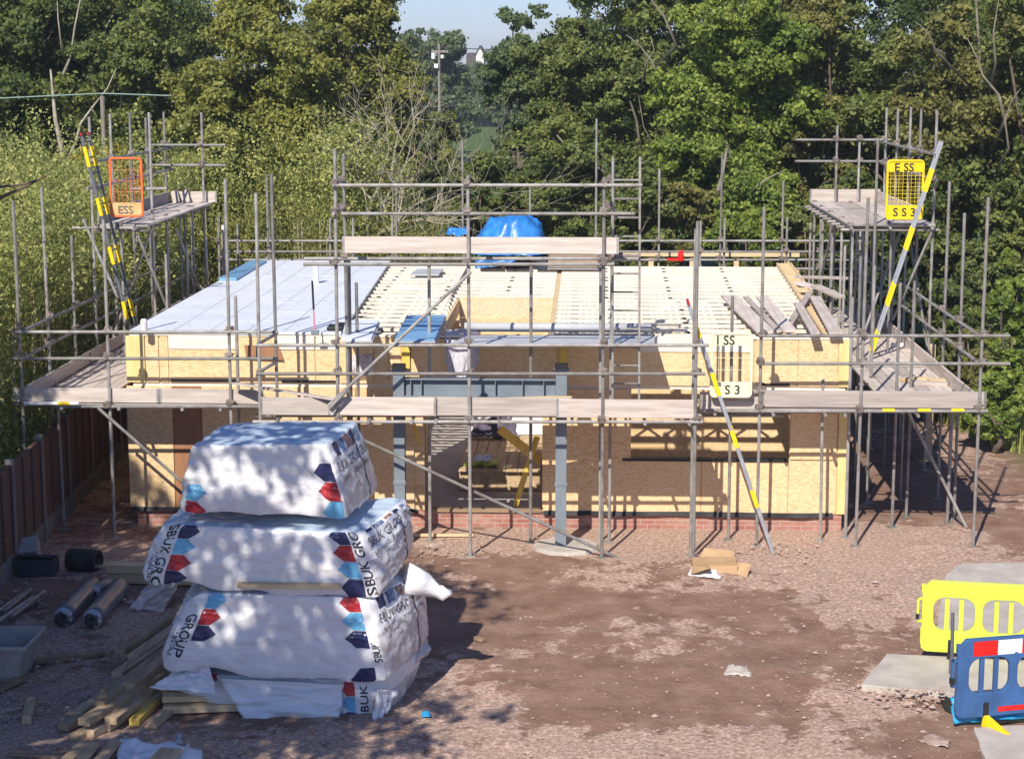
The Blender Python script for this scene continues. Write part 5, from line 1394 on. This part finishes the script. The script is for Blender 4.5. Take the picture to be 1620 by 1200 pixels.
# ------------------------------------------------------------------ trees
def fast_mesh(name, V, nper, mat):
    n = len(V)
    me = bpy.data.meshes.new(name)
    me.vertices.add(n); me.vertices.foreach_set('co', V.astype(np.float32).ravel())
    nf = n // nper
    me.loops.add(n); me.loops.foreach_set('vertex_index', np.arange(n, dtype=np.int32))
    me.polygons.add(nf); me.polygons.foreach_set('loop_start', np.arange(0, n, nper, dtype=np.int32)); me.polygons.foreach_set('loop_total', np.full(nf, nper, dtype=np.int32))
    me.materials.append(mat)
    me.update(calc_edges=True)
    return me

def leaves(rg, cen, rad, n, size, up=.35):
    """n leaf blades: every bough is broken into sprays, every spray into folded diamonds facing roughly outward"""
    m = 11
    w_ = rad ** 2 / (rad ** 2).sum()
    sd_ = rg.normal(size=(len(cen), m, 3)); sd_[:, :, 2] += .2; sd_ /= np.linalg.norm(sd_, axis=2)[:, :, None]
    sc = cen[:, None, :] + sd_ * (rad[:, None] * rg.uniform(.55, 1.3, (len(cen), m)))[:, :, None] * np.array([1.15, 1.15, .85])
    sr = rad[:, None] * rg.uniform(.22, .48, (len(cen), m))
    idx = rg.choice(len(cen), n, p=w_); j = rg.integers(0, m, n)
    g = rg.normal(size=(n, 3)) * np.array([1, 1, .7])
    P = sc[idx, j] + g * sr[idx, j][:, None] * .62
    d = P - cen[idx]; d /= np.linalg.norm(d, axis=1)[:, None] + 1e-6
    gn = g / (np.linalg.norm(g, axis=1)[:, None] + 1e-6)
    nr = d * .3 + gn * .35 + rg.normal(size=(n, 3)) * .6 + np.array([-.1, -.25, up]); nr /= np.linalg.norm(nr, axis=1)[:, None]
    a = np.cross(nr, rg.normal(size=(n, 3))); a /= np.linalg.norm(a, axis=1)[:, None]
    b = np.cross(nr, a)
    s = size * (.55 + .9 * rg.random(n))[:, None]
    V = np.stack([P - a * s, P - b * s * .58 + nr * s * .15, P + a * s, P + b * s * .58 + nr * s * .15], 1)
    return V.reshape(-1, 3)

def limb(b, rg, p, q, r0, r1, bend, n=6):
    p, q = np.array(p), np.array(q)
    off = rg.normal(size=3) * bend; off[2] *= .3
    pts = []; rad = []
    for k in range(n + 1):
        t_ = k / n
        pts.append(Vector(p + (q - p) * t_ + off * math.sin(math.pi * t_) + rg.normal(size=3) * bend * .12)); rad.append(r0 + (r1 - r0) * t_)
    b.path(pts, rad, 7)

def tree(label, x, y, ztop, rx, zbase, n, mt, seed, name='broadleaf_tree', group='trees along the back of the plot', size=.062, nclump=46, ry=None, trunk_r=.2, lean=(0, 0), bark='bark', show=3, z0=0, cr=(.4, .95), cat='tree', twigs=()):
    rg = np.random.default_rng(seed)
    ry = ry or rx * .9
    t = thing(name, label, cat, (x, y, z0), group)
    zc, rz = (ztop + zbase) / 2, (ztop - zbase) / 2
    d = rg.normal(size=(nclump, 3)); d /= np.linalg.norm(d, axis=1)[:, None]
    rr = rg.random(nclump) ** (1 / 2.6)
    lobe = 1 + .16 * np.sin(d[:, 0] * 5 + seed) * np.cos(d[:, 2] * 4 + seed * 2)
    rad = rg.uniform(*cr, nclump) * rx / 3.2
    cen = np.stack([x + lean[0] + d[:, 0] * rr * lobe * (rx - rad * .8), y + lean[1] + d[:, 1] * rr * lobe * (ry - rad * .8), zc + d[:, 2] * rr * lobe * (rz - rad * .7)], 1)
    V = leaves(rg, cen, rad, int(n * 3.1), size)
    V = V[V.reshape(-1, 4, 3)[:, :, 2].min(1).repeat(4) > z0 + .02]
    me = fast_mesh('crown', V - np.array([x, y, z0]), 4, LEAF[mt])
    o = bpy.data.objects.new('crown', me); COL.objects.link(o); o.parent = t
    b = MB()
    mid = (x + lean[0] * .7, y + lean[1] * .7, z0 + (zc - z0) * .8)
    limb(b, rg, (x, y, z0 - .1), mid, trunk_r, trunk_r * .6, .15, 7)
    order = np.argsort(cen[:, 1])
    pick = list(order[:show * 2:2]) + list(rg.choice(nclump, min(7, nclump), replace=False))
    for i in pick:
        st = np.array(mid) * .85 + np.array((x, y, z0)) * .15
        limb(b, rg, st, cen[i], trunk_r * .32, .02, .25, 6)
    for Yl, r0, pts in twigs:
        q = [aY(u, v, Yl) for u, v in pts]; q.insert(0, Vector((x, y, max(z0 + .3, q[0].z - 1.2)))); b.path(q, [.7 * r0 * (1 - .8 * k / max(1, len(q) - 1)) for k in range(len(q))], 6)
    b.build('trunk', MT[bark], t, smooth=True)
    return t

def gx(px, Y, py=150): return aY(px, py, Y).x
def zt(py, Y): return aY(810, py, Y).z
T = [  # label, px, Y, py top, rx, z base, leaves, material, extra
 ('dark leafy tree at the far left edge behind the thicket', 10, 52, -110, 3.6, 1.5, 24000, 'dark', {}),
 ('dark tree with pale forked trunk left of the wooden cable pole', 110, 54, -120, 3.0, 4.2, 19000, 'dark', dict(bark='palebark', trunk_r=.16, show=1, lean=(-.3, -.5), twigs=((47.6, .16, ((104, 275), (98, 235), (88, 190), (84, 150), (80, 110))), (47.6, .09, ((104, 262), (120, 225), (128, 195), (150, 165), (170, 140), (184, 108))), (50.4, .08, ((100, 118), (112, 90), (118, 45), (127, 0), (132, -30))), (50.4, .06, ((97, 70), (92, 30), (90, -10)))))),
 ('dark green tree rising behind the left loading bay', 235, 51, -30, 2.7, 2.4, 22000, 'mid', dict(bark='palebark', show=4)),
 ('tall dark tree in the second row behind the cable pole', 165, 63, -190, 4.6, 2, 26000, 'dark', {}),
 ('tall dark tree in the second row at the left edge', -40, 64, -190, 4.4, 2, 20000, 'dark', {}),
 ('dark tree in the second row, left of the big olive crown', 305, 62, -20, 2.7, 2, 20000, 'dark', {}),
 ('big olive green tree with a broad crown left of the dead tree', 425, 47, -20, 2.65, 2.6, 36000, 'olive', dict(nclump=60)),
 ('rounded olive bush swelling low on the left of the olive crown', 345, 44.5, 118, 1.25, 1.8, 14000, 'olive', dict(nclump=26)),
 ('tall olive tree standing behind the pale dead branches', 545, 51, -40, 2.45, 2.4, 34000, 'olive', dict(nclump=56)),
 ('narrow olive tree beside the sky gap, right of the dead tree', 648, 49, 112, 1.15, 1.0, 13000, 'olive', dict(nclump=26)),
 ('small yellowing tree top above the olive crown', 395, 52, -22, .7, 8.4, 1800, 'yellow', dict(nclump=8)),
 ('tall tree with grey green crown just right of the sky gap', 900, 53, -25, 2.0, 1.4, 22000, 'mid', dict(nclump=42)),
 ('grey green tree behind, closing the right of the sky gap', 822, 60, -30, 1.6, 1, 15000, 'far', {}),
 ('tall mid green tree with bare grey limbs near the top', 1010, 51, -90, 2.5, 1.2, 28000, 'mid', dict(show=2, bark='limbbark', nclump=50, twigs=((47.9, .07, ((1045, 130), (1030, 95), (1010, 70), (990, 55))), (47.9, .05, ((1022, 100), (1035, 80), (1030, 60))), (47.9, .08, ((1070, 70), (1050, 25), (1030, 0), (1010, -20))), (47.9, .045, ((1035, 230), (1018, 200), (1010, 150))), (46.2, .05, ((1070, 370), (1073, 330), (1068, 280), (1072, 250)))))),
 ('bright green oak with a leaning grey trunk in the middle right', 1150, 47, -60, 2.25, 2.6, 30000, 'bright', dict(lean=(.2, -.6), trunk_r=.2, show=1, bark='pole', nclump=54, twigs=((45.0, .19, ((1092, 420), (1108, 370), (1130, 325), (1142, 280), (1150, 235))), (44.6, .07, ((1190, 300), (1215, 282), (1240, 270)))))),
 ('brownish green tree left of the yellow lettered gate', 1290, 48, -50, 2.3, 1.6, 28000, 'brown', dict(nclump=48)),
 ('dark olive tree behind the right loading bay', 1425, 47, -90, 2.5, 1.2, 26000, 'mid', dict(show=6, nclump=44)),
 ('dark tree with bare limbs at the upper right corner', 1560, 45, -120, 2.6, 1.8, 24000, 'brown', dict(show=2, nclump=40, bark='limbbark', twigs=((42.2, .07, ((1590, 190), (1580, 150), (1555, 120), (1545, 90), (1530, 60))), (42.2, .06, ((1575, 100), (1572, 50), (1580, 0))), (42.0, .05, ((1596, 235), (1590, 190), (1600, 160), (1615, 140))), (42.2, .05, ((1480, 80), (1470, 55), (1450, 35))))) ),
 ('dark tree at the far right edge behind the earth bank', 1680, 43, -60, 2.2, .6, 20000, 'mid', {}),
 ('mid height grey green tree before the far utility pole', 690, 62, 142, 1.25, 1, 11000, 'mid', dict(nclump=30)),
 ('tall dark tree in the second row, above the far right corner', 1640, 56, -200, 3.8, 2, 22000, 'dark', {}),
 ('tall tree in the second row between the sky gap and the oak', 1060, 62, -190, 3.9, 2, 26000, 'dark', {}),
 ('tall tree in the second row behind the brownish tree', 1270, 60, -190, 4.2, 2, 26000, 'dark', {}),
 ('tall tree in the second row behind the right loading bay', 1480, 58, -200, 4.2, 1.5, 26000, 'dark', {}),
]
for i, (lb, px, Y, py, rx, zb, n, mt, ex) in enumerate(T):
    tree(lb, gx(px, Y), Y, zt(py, Y), rx, zb, n, mt, 100 + i, **ex)

T2 = 0
# hedge shrubs right behind the roof
HS = [('dark shrub under the dead tree, left end of the hedge', 600, 46, 235, 1.5, 'dark'), ('dark green shrub behind the upper rails, left of the blue tarpaulin', 690, 47, 205, 1.35, 'dark'),
      ('mid green shrub behind the blue tarpaulin', 775, 46, 232, 1.35, 'mid'), ('leafy shrub right of the blue tarpaulin', 850, 45.5, 228, 1.3, 'mid'),
      ('tall shrub behind the right end of the long upper board', 925, 46, 190, 1.4, 'mid'), ('shrub behind the slim upright ladder', 1010, 45, 235, 1.3, 'mid'),
      ('olive shrub at the foot of the bright oak, left side', 1075, 44.5, 265, 1.1, 'brown'), ('yellow green shrub at the foot of the bright oak, right side', 1180, 44, 265, 1.2, 'bright'),
      ('shrub left of the right loading bay', 1265, 44.5, 270, 1.25, 'mid'), ('dark shrub seen under the right loading bay', 1360, 44, 260, 1.3, 'dark'),
      ('dark shrub behind the tall right hand poles', 1450, 43.5, 250, 1.4, 'dark'), ('low shrub behind the far right standards', 1540, 42.5, 330, 1.2, 'mid'),
      ('shrub on the left behind the rear rails', 500, 47, 220, 1.5, 'olive'),
      ('bushy shrub low at the right behind the outer standards', 1520, 39.5, 420, .9, 'mid'), ('bright green ivy-like bush cut by the right edge', 1612, 36.5, 395, .75, 'bright'),
      ('bramble clump on the bank at the right edge', 1585, 35.5, 575, .8, 'bright'), ('low bramble beside the right outer walkway', 1535, 38.5, 520, .8, 'brown')]
for i, (lb, px, Y, py, rx, mt) in enumerate(HS):
    tree(lb, gx(px, Y, 350), Y, zt(py, Y), rx, .1, int(9000 * rx), mt, 300 + i, name='shrub', group='shrubs behind the building', size=.055, nclump=int(20 * rx) + 8, trunk_r=.08, show=1, cat='shrub')

for i, (lb, x, y, zt__, rx, mt) in enumerate((('yellow green sapling bush standing out of the thicket, nearest the left ladder', -11.2, 37.5, 5.3, .9, 'olive'), ('olive sapling bush in the thicket left of the loading bay', -14.5, 40, 5.6, 1.2, 'olive'), ('yellowing sapling bush in the thicket behind the loading bay', -8.3, 44.5, 5.6, 1.0, 'yellow'),
        ('dark sapling bush low in the thicket at the left edge', -12.6, 33, 4.6, 1.0, 'mid'), ('bushy sapling behind the rear left corner of the roof', -6.4, 45.2, 5.2, .9, 'bright'), ('sapling bush in the thicket at the far left under the cable', -17.5, 44, 6.0, 1.4, 'bright'))):
    tree(lb, x, y, zt__, rx, 2.2, 7000, mt, 500 + i, name='sapling_bush', group='sapling bushes in the thicket', size=.055, nclump=22, trunk_r=.05, show=1, cat='shrub')
# far trees on the rise behind the field
FT = [('far dome-shaped tree under the sky gap, left side', 682, 150, 20, 3.9), ('far tree left of the dome-shaped one', 630, 160, 40, 3.4), ('far round tree just right of the white gabled house', 800, 170, 72, 2.9), ('far tree beyond the field, left of the utility pole', 655, 262, 88, 5.4),
      ('far tree beyond the field, right of the utility pole', 730, 268, 92, 5.2), ('far tree beyond the field, below the white gable', 775, 256, 87, 4.4), ('low far bush at the top edge of the field, under the white gable', 758, 252, 150, 3.4), ('far tree beyond the field at the right', 835, 264, 92, 5.4)]
for i, (lb, px, Y, py, rx) in enumerate(FT):
    tree(lb, gx(px, Y, 120), Y, zt(py, Y), rx, .4, 13000, 'far', 400 + i, size=.15, nclump=40, group='far trees beyond the field', show=0)

# the bare pale tree
def bare_tree():
    rg = np.random.default_rng(12)
    Y = 43.6; x = gx(588, Y, 330)
    t = thing('dead_tree', 'bare dead tree with pale spreading branches before the olive crown', 'tree', (x, Y, 0))
    b = MB()
    def grow(p, d, L, r, lvl):
        n = 6; pts = [Vector(p)]; rad = [r]; dd = Vector(d)
        for k in range(n):
            dd = (dd + Vector(rg.normal(size=3)) * .16 + Vector((0, 0, .05))).normalized()
            pts.append(pts[-1] + dd * L / n); rad.append(r * (1 - .75 * (k + 1) / n))
        b.path(pts, rad, 6 if lvl < 2 else 4)
        if lvl < 5:
            for k in range(4 if lvl < 4 else 3):
                i = int(rg.integers(2, n + 1)); a = Vector(rg.normal(size=3)); a.y *= .7
                nd = (dd * .75 + a.normalized() * .75 + Vector((0, 0, .12))).normalized()
                grow(pts[i], nd, L * rg.uniform(.5, .78), rad[i] * .75 + .002, lvl + 1)
    grow((x, Y, -.1), (0.02, 0, 1), 3.8, .10, 1)
    for a, q in (((x, Y, 2.6), (.75, -.2, .6)), ((x, Y, 3.0), (-.6, -.1, .75)), ((x, Y, 3.6), (.3, -.3, .9)), ((x, Y, 3.4), (.85, .1, .5)), ((x, Y, 3.2), (-.3, -.2, .9))):
        grow(a, Vector(q).normalized(), 2.5, .05, 2)
    b.build('trunk', MT['palebark'], t)
bare_tree()

# thicket of young willow on the left: nobody could count the stems
def thicket():
    rg = np.random.default_rng(77)
    P = []
    def patch(x0, x1, y0, y1, n, ztop):
        xs = rg.uniform(x0, x1, n); ys = rg.uniform(y0, y1, n)
        for x, y in zip(xs, ys):
            h = ztop(x, y) + 1.1 * noise.noise(Vector((x * .16, y * .16, 5))) + .6 * noise.noise(Vector((x * .35, y * .35, 2))) + .45 * noise.noise(Vector((x * 1.1, y * 1.1, 7)))
            P.append((x, y, h))
    patch(-24, -9.5, 26, 46, 3300, lambda x, y: 4.3 + .04 * (y - 30) + .5 * math.sin(x * .9 + y * .6))
    patch(-10.6, -9.35, 25, 42, 160, lambda x, y: 3.6)
    patch(-10, -3.6, 42.6, 46.5, 620, lambda x, y: 4.5 + .2 * math.sin(x) - .12 * (x + 8))
    B = []
    for x, y, h in P:
        m = 125
        zz = np.concatenate([h * (.35 + .65 * rg.random(m) ** .75)])
        a = rg.uniform(0, 6.283, m); sp = .06 + .34 * rg.random(m)
        lx, ly = .25 * rg.normal(), .25 * rg.normal()
        base = np.stack([x + lx * zz / h + np.cos(a) * sp, y + ly * zz / h + np.sin(a) * sp, zz], 1)
        up_ = np.stack([np.cos(a) * rg.uniform(-.1, .95, m), np.sin(a) * rg.uniform(-.1, .95, m), rg.uniform(.1, 1, m)], 1); up_ /= np.linalg.norm(up_, axis=1)[:, None]
        L = rg.uniform(.06, .17, m)[:, None]; sd_ = np.cross(up_, rg.normal(size=(m, 3))); sd_ /= np.linalg.norm(sd_, axis=1)[:, None]
        wv = sd_ * rg.uniform(.006, .015, m)[:, None]
        B.append(np.stack([base, base + up_ * L * .5 + wv, base + up_ * L, base + up_ * L * .5 - wv], 1).reshape(-1, 3))
    V = np.concatenate(B)
    me = fast_mesh('thicket', V, 4, MT['reed'])
    o = bpy.data.objects.new('thicket', me); COL.objects.link(o)
    tag(o, 'dense yellow green thicket of young willow stems left of the building', 'thicket', kind='stuff')
    b = MB()
    for x, y, h in P[::3]:
        b.tube((x, y, 0), (x + .15 * rg.normal(), y + .15 * rg.normal(), h * .9), .012, 4, cap=False)
    o2 = b.build('thicket_stems', MT['palebark']); tag(o2, 'thin pale stems standing inside the willow thicket', 'stems', kind='stuff')
thicket()

def thicket_bushes():
    rg = np.random.default_rng(55)
    for nm, mt, k, lb in (('thicket_leaves', 'reed', 120, 'fresh green leafy sprays mixed through the willow thicket'), ('thicket_leaves', 'yellow', 7, 'yellowing sprays standing out of the willow thicket'), ('thicket_leaves', 'olive', 60, 'darker leafy sprays low in the willow thicket')):
        x = np.concatenate([rg.uniform(-23, -9.9, k), rg.uniform(-9.6, -4, k // 3)]); y = np.concatenate([rg.uniform(28, 45.5, k), rg.uniform(43, 46, k // 3)])
        z = rg.uniform(4.0, 5.5, len(x)) if mt != 'olive' else rg.uniform(2.2, 4.4, len(x))
        if mt == 'reed':
            x = np.concatenate([x, rg.uniform(-10.6, -9.7, 90)]); y = np.concatenate([y, rg.uniform(25, 41, 90)]); z = np.concatenate([z, rg.uniform(.8, 4.6, 90)])
        cen = np.stack([x, y, z], 1); rad = rg.uniform(.3, .75, len(x))
        V = leaves(rg, cen, rad, len(x) * 620, .04)
        if mt == 'reed':   # willow sprays are drawn out upwards
            zi = V.reshape(-1, 4, 3)[:, :, 2].mean(1).repeat(4); q = np.random.default_rng(3).random(len(zi) // 4).repeat(4); V[:, 2] += (q ** 3 - .35) * 1.3
        o = bpy.data.objects.new(nm, fast_mesh(nm, V, 4, MT['reed'] if mt == 'reed' else LEAF[mt])); COL.objects.link(o); tag(o, lb, 'thicket', kind='stuff')
thicket_bushes()

# rough grass round the plot
def grass():
    rg = np.random.default_rng(31)
    n = 26000
    x = np.concatenate([rg.uniform(6.6, 14, n // 2), rg.uniform(-14, 14, n // 2)]); y = np.concatenate([rg.uniform(32, 44, n // 2), rg.uniform(41.6, 46, n // 2)])
    k = (x > 6.9 + .30 * np.maximum(0, 40 - y)) | (y > 42); x, y = x[k], y[k]; n = len(x)
    h = rg.uniform(.12, .55, n)[:, None]; a = rg.uniform(0, 6.28, n); w_ = np.stack([np.cos(a), np.sin(a), 0 * a], 1) * .018
    l_ = np.stack([rg.normal(size=n) * .12, rg.normal(size=n) * .12, np.ones(n)], 1) * h
    p = np.stack([x, y, 0 * x], 1)
    V = np.stack([p - w_, p + w_, p + l_ + w_ * .2, p + l_ - w_ * .2], 1).reshape(-1, 3)
    me = fast_mesh('grass', V, 4, MT['reed']); o = bpy.data.objects.new('grass', me); COL.objects.link(o)
    tag(o, 'rough grass growing round the back and right of the plot', 'grass', kind='stuff')
grass()

# ------------------------------------------------------------------ the tree by the camera whose crown dapples the stack
def shade_tree(label, x, y, cc, rr_, nc, nl, ls, seed, twig=False):
    rg = np.random.default_rng(seed)
    t = thing('garden_tree', label, 'tree', (x, y, 0))
    cen = []; rad = []
    for k in range(nc):
        d = rg.normal(size=3); d /= np.linalg.norm(d); r = rg.random() ** .4
        cen.append(np.array(cc) + d * r * np.array(rr_)); rad.append(rg.uniform(.45, .85))
    cen = np.array(cen); rad = np.array(rad)
    # no bough hangs across the view
    keep = []
    for c, r in zip(cen, rad):
        v = Vector(c) - EYE; dp = v.dot(FW); px = 810 + F * v.dot(RT) / dp if dp > .5 else -999
        py = 600 - F * v.dot(UP) / dp if dp > .5 else -999
        keep.append(dp < .5 or px + F * r * 1.3 / dp < -15 or py + F * r * 1.3 / dp < -15)
    cen, rad = cen[keep], rad[keep]
    V = leaves(rg, cen, rad, nl, ls)
    me = fast_mesh('crown', V - np.array([x, y, 0]), 4, LEAF['mid']); o = bpy.data.objects.new('crown', me); COL.objects.link(o); o.parent = t
    b = MB(); limb(b, rg, (x, y, -.1), (x + .3, y + .2, 6.4), .24, .16, .15, 8)
    for i in range(0, len(cen), 4): limb(b, rg, (x + .3, y + .2, 6.0 + .1 * (i % 5)), cen[i], .07, .02, .2, 6)
    if twig:
        st = Vector((x + .3, y + .2, 6.2)); tip = aY(84, 272, 12.4); mid = aY(-60, 318, 12.2)
        b.path([st, mid, aY(0, 313, 12.3), aY(45, 293, 12.4), tip], [.05, .02, .014, .010, .003], 6)
        b.path([mid, aY(0, 296, 12.3), aY(40, 291, 12.4), aY(60, 284, 12.4)], [.018, .010, .007, .003], 6)
    b.build('trunk', MT['bark'], t, smooth=True)
shade_tree('tree standing left of the viewpoint, one twig reaching into the left edge', -9.0, 11.6, (-8.2, 12.2, 8.7), (4.6, 4.4, 2.5), 100, 29000, .085, 9, True)
shade_tree('tree outside the left fence whose crown shades the fence and rolls', -12.4, 15.5, (-11.6, 15.6, 8.9), (3.8, 5.0, 2.4), 100, 44000, .09, 19)

# ------------------------------------------------------------------ far details
Yp = 120
p = aY(695, 140, Yp); t = thing('utility_pole', 'far grey utility pole carrying a pale transformer under the sky gap', 'utility pole', (p.x, Yp, 0))
MB().path([(p.x, Yp, 0), (p.x, Yp, aY(695, 69, Yp).z)], [.11, .08], 10).build('post', MT['pole'], t)
z = aY(695, 71, Yp).z; MB().box(p.x - .5, p.x + .6, Yp - .06, Yp + .06, z - .5, z - .35).build('crossarm', MT['pole'], t)
z = aY(695, 89, Yp).z; b = MB(); b.path([(p.x - .35, Yp - .3, z - .2), (p.x - .35, Yp - .3, z + .2)], [.13, .13], 12); b.box(p.x + .12, p.x + .3, Yp - .25, Yp - .1, z - .15, z + .08); b.build('transformer', MT['white'], t, bevel=.03)
z = aY(695, 104, Yp).z; MB().box(p.x - .3, p.x - .05, Yp - .3, Yp - .1, z - .15, z + .12).build('junction_box', MT['white'], t)
z = aY(695, 70, Yp).z; tag(MB().path([(p.x + 40 * k / 12 - .3, Yp + 2 * k / 12, z - .2 - .5 * math.sin(math.pi * k / 12)) for k in range(13)], .03, 5).build('power_line', MT['dark']), 'thin power line running right from the far utility pole', 'cable')
Yc = 47.5
p = aY(162, 152, Yc); t = thing('cable_pole', 'slim wooden pole carrying a green cable before the dark left trees', 'pole', (p.x, Yc, 0))
MB().path([(p.x, Yc, 0), (p.x, Yc, p.z)], [.075, .06], 10).build('post', MT['pole'], t)
pts = []
for k in range(25):
    x = -60 + 370 * k / 24; y_ = 158 - 9 * math.sin(math.pi * min(1, max(0, (x + 200) / 720))) 
    y_ = 146 + abs(x - 162) * .048 if x < 162 else 146 + (x - 162) * .035
    pts.append(aY(x, y_ + 2, Yc))
tag(MB().path(pts, .022, 5).build('overhead_cable', MT['cable']), 'green overhead cable crossing the dark trees on the left', 'cable')
Yh = 285
p = aY(759, 90, Yh)
t = thing('house', 'small far house with a white gable and dark roof on the skyline', 'house', (p.x, Yh, 0))
zt_, ze = aY(759, 74, Yh).z, aY(759, 86, Yh).z
g = .6
b = MB(); b.add([(p.x - g, Yh, 0), (p.x + g, Yh, 0), (p.x + g, Yh, ze), (p.x, Yh, zt_), (p.x - g, Yh, ze), (p.x - g, Yh + 6, 0), (p.x + g, Yh + 6, 0), (p.x + g, Yh + 6, ze), (p.x, Yh + 6, zt_), (p.x - g, Yh + 6, ze)], [(0, 1, 2, 3, 4), (9, 8, 7, 6, 5), (0, 4, 9, 5), (1, 6, 7, 2)]); b.build('wall', MT['render'], t)
b = MB()
for sg in (-1, 1):
    b.hexa([(p.x + sg * (g + .12), Yh - .2, ze - .25), (p.x, Yh - .2, zt_ + .02), (p.x, Yh + 6.2, zt_ + .02), (p.x + sg * (g + .12), Yh + 6.2, ze - .25), (p.x + sg * (g + .12), Yh - .2, ze - .05), (p.x, Yh - .2, zt_ + .22), (p.x, Yh + 6.2, zt_ + .22), (p.x + sg * (g + .12), Yh + 6.2, ze - .05)])
b.hexa([(p.x - 2.3, Yh + 2, 0), (p.x - g - .15, Yh + 2, 0), (p.x - g - .15, Yh + 6, 0), (p.x - 2.3, Yh + 6, 0), (p.x - 2.2, Yh + 2, ze - .1), (p.x - g - .15, Yh + 2, ze - .1), (p.x - g - .15, Yh + 6, ze + .3), (p.x - 2.2, Yh + 6, ze + .3)])
b.build('roof', MT['slate'], t)
# post and rail fence behind the building
rf = thing('post_and_rail_fence', 'low pale timber post and rail fence behind the right half of the roof', 'fence', (3, 43, 0))
for z in (2.72, 3.12):
    q0, q1 = aY(985, 400, 42.9), aY(1265, 400, 42.9)
    MB().beam((q0.x, 42.9, z), (q1.x, 42.9, z), .05, .12).build('rail', MT['pine'], rf, bevel=.005)
for px in (1030, 1095, 1165, 1245):
    x = aY(px, 405, 43).x; MB().box(x - .06, x + .06, 42.93, 43.05, 0, 3.18).build('post', MT['pine'], rf, bevel=.005)
for a, c, lb in ((1473, 1480, 'orange brown timber post on the bank behind the right outer rails'), (1606, 1612, 'orange brown timber post on the bank at the right edge')):
    p = aY(a, 600, 36.5 if a > 1500 else 34.5); h = aY(a, 545 if a < 1500 else 588, p.y).z
    tag(MB().box(p.x - .07, p.x + .07, p.y, p.y + .14, 0, h).build('timber_post', MT['pine_y'], bevel=.01), lb, 'post')

# ------------------------------------------------------------------ the air
hz = bpy.data.materials.new('haze'); hz.use_nodes = True
t = hz.node_tree; t.nodes.clear()
ou = t.nodes.new('ShaderNodeOutputMaterial'); pv = t.nodes.new('ShaderNodeVolumePrincipled')
pv.inputs['Color'].default_value = (.86, .92, 1, 1); pv.inputs['Density'].default_value = HAZE; pv.inputs['Anisotropy'].default_value = .2
t.links.new(pv.outputs[0], ou.inputs['Volume'])
b = MB().box(-1000, 1000, -80, 1100, -1.2, 24); o = b.build('haze', hz); tag(o, kind='stuff')
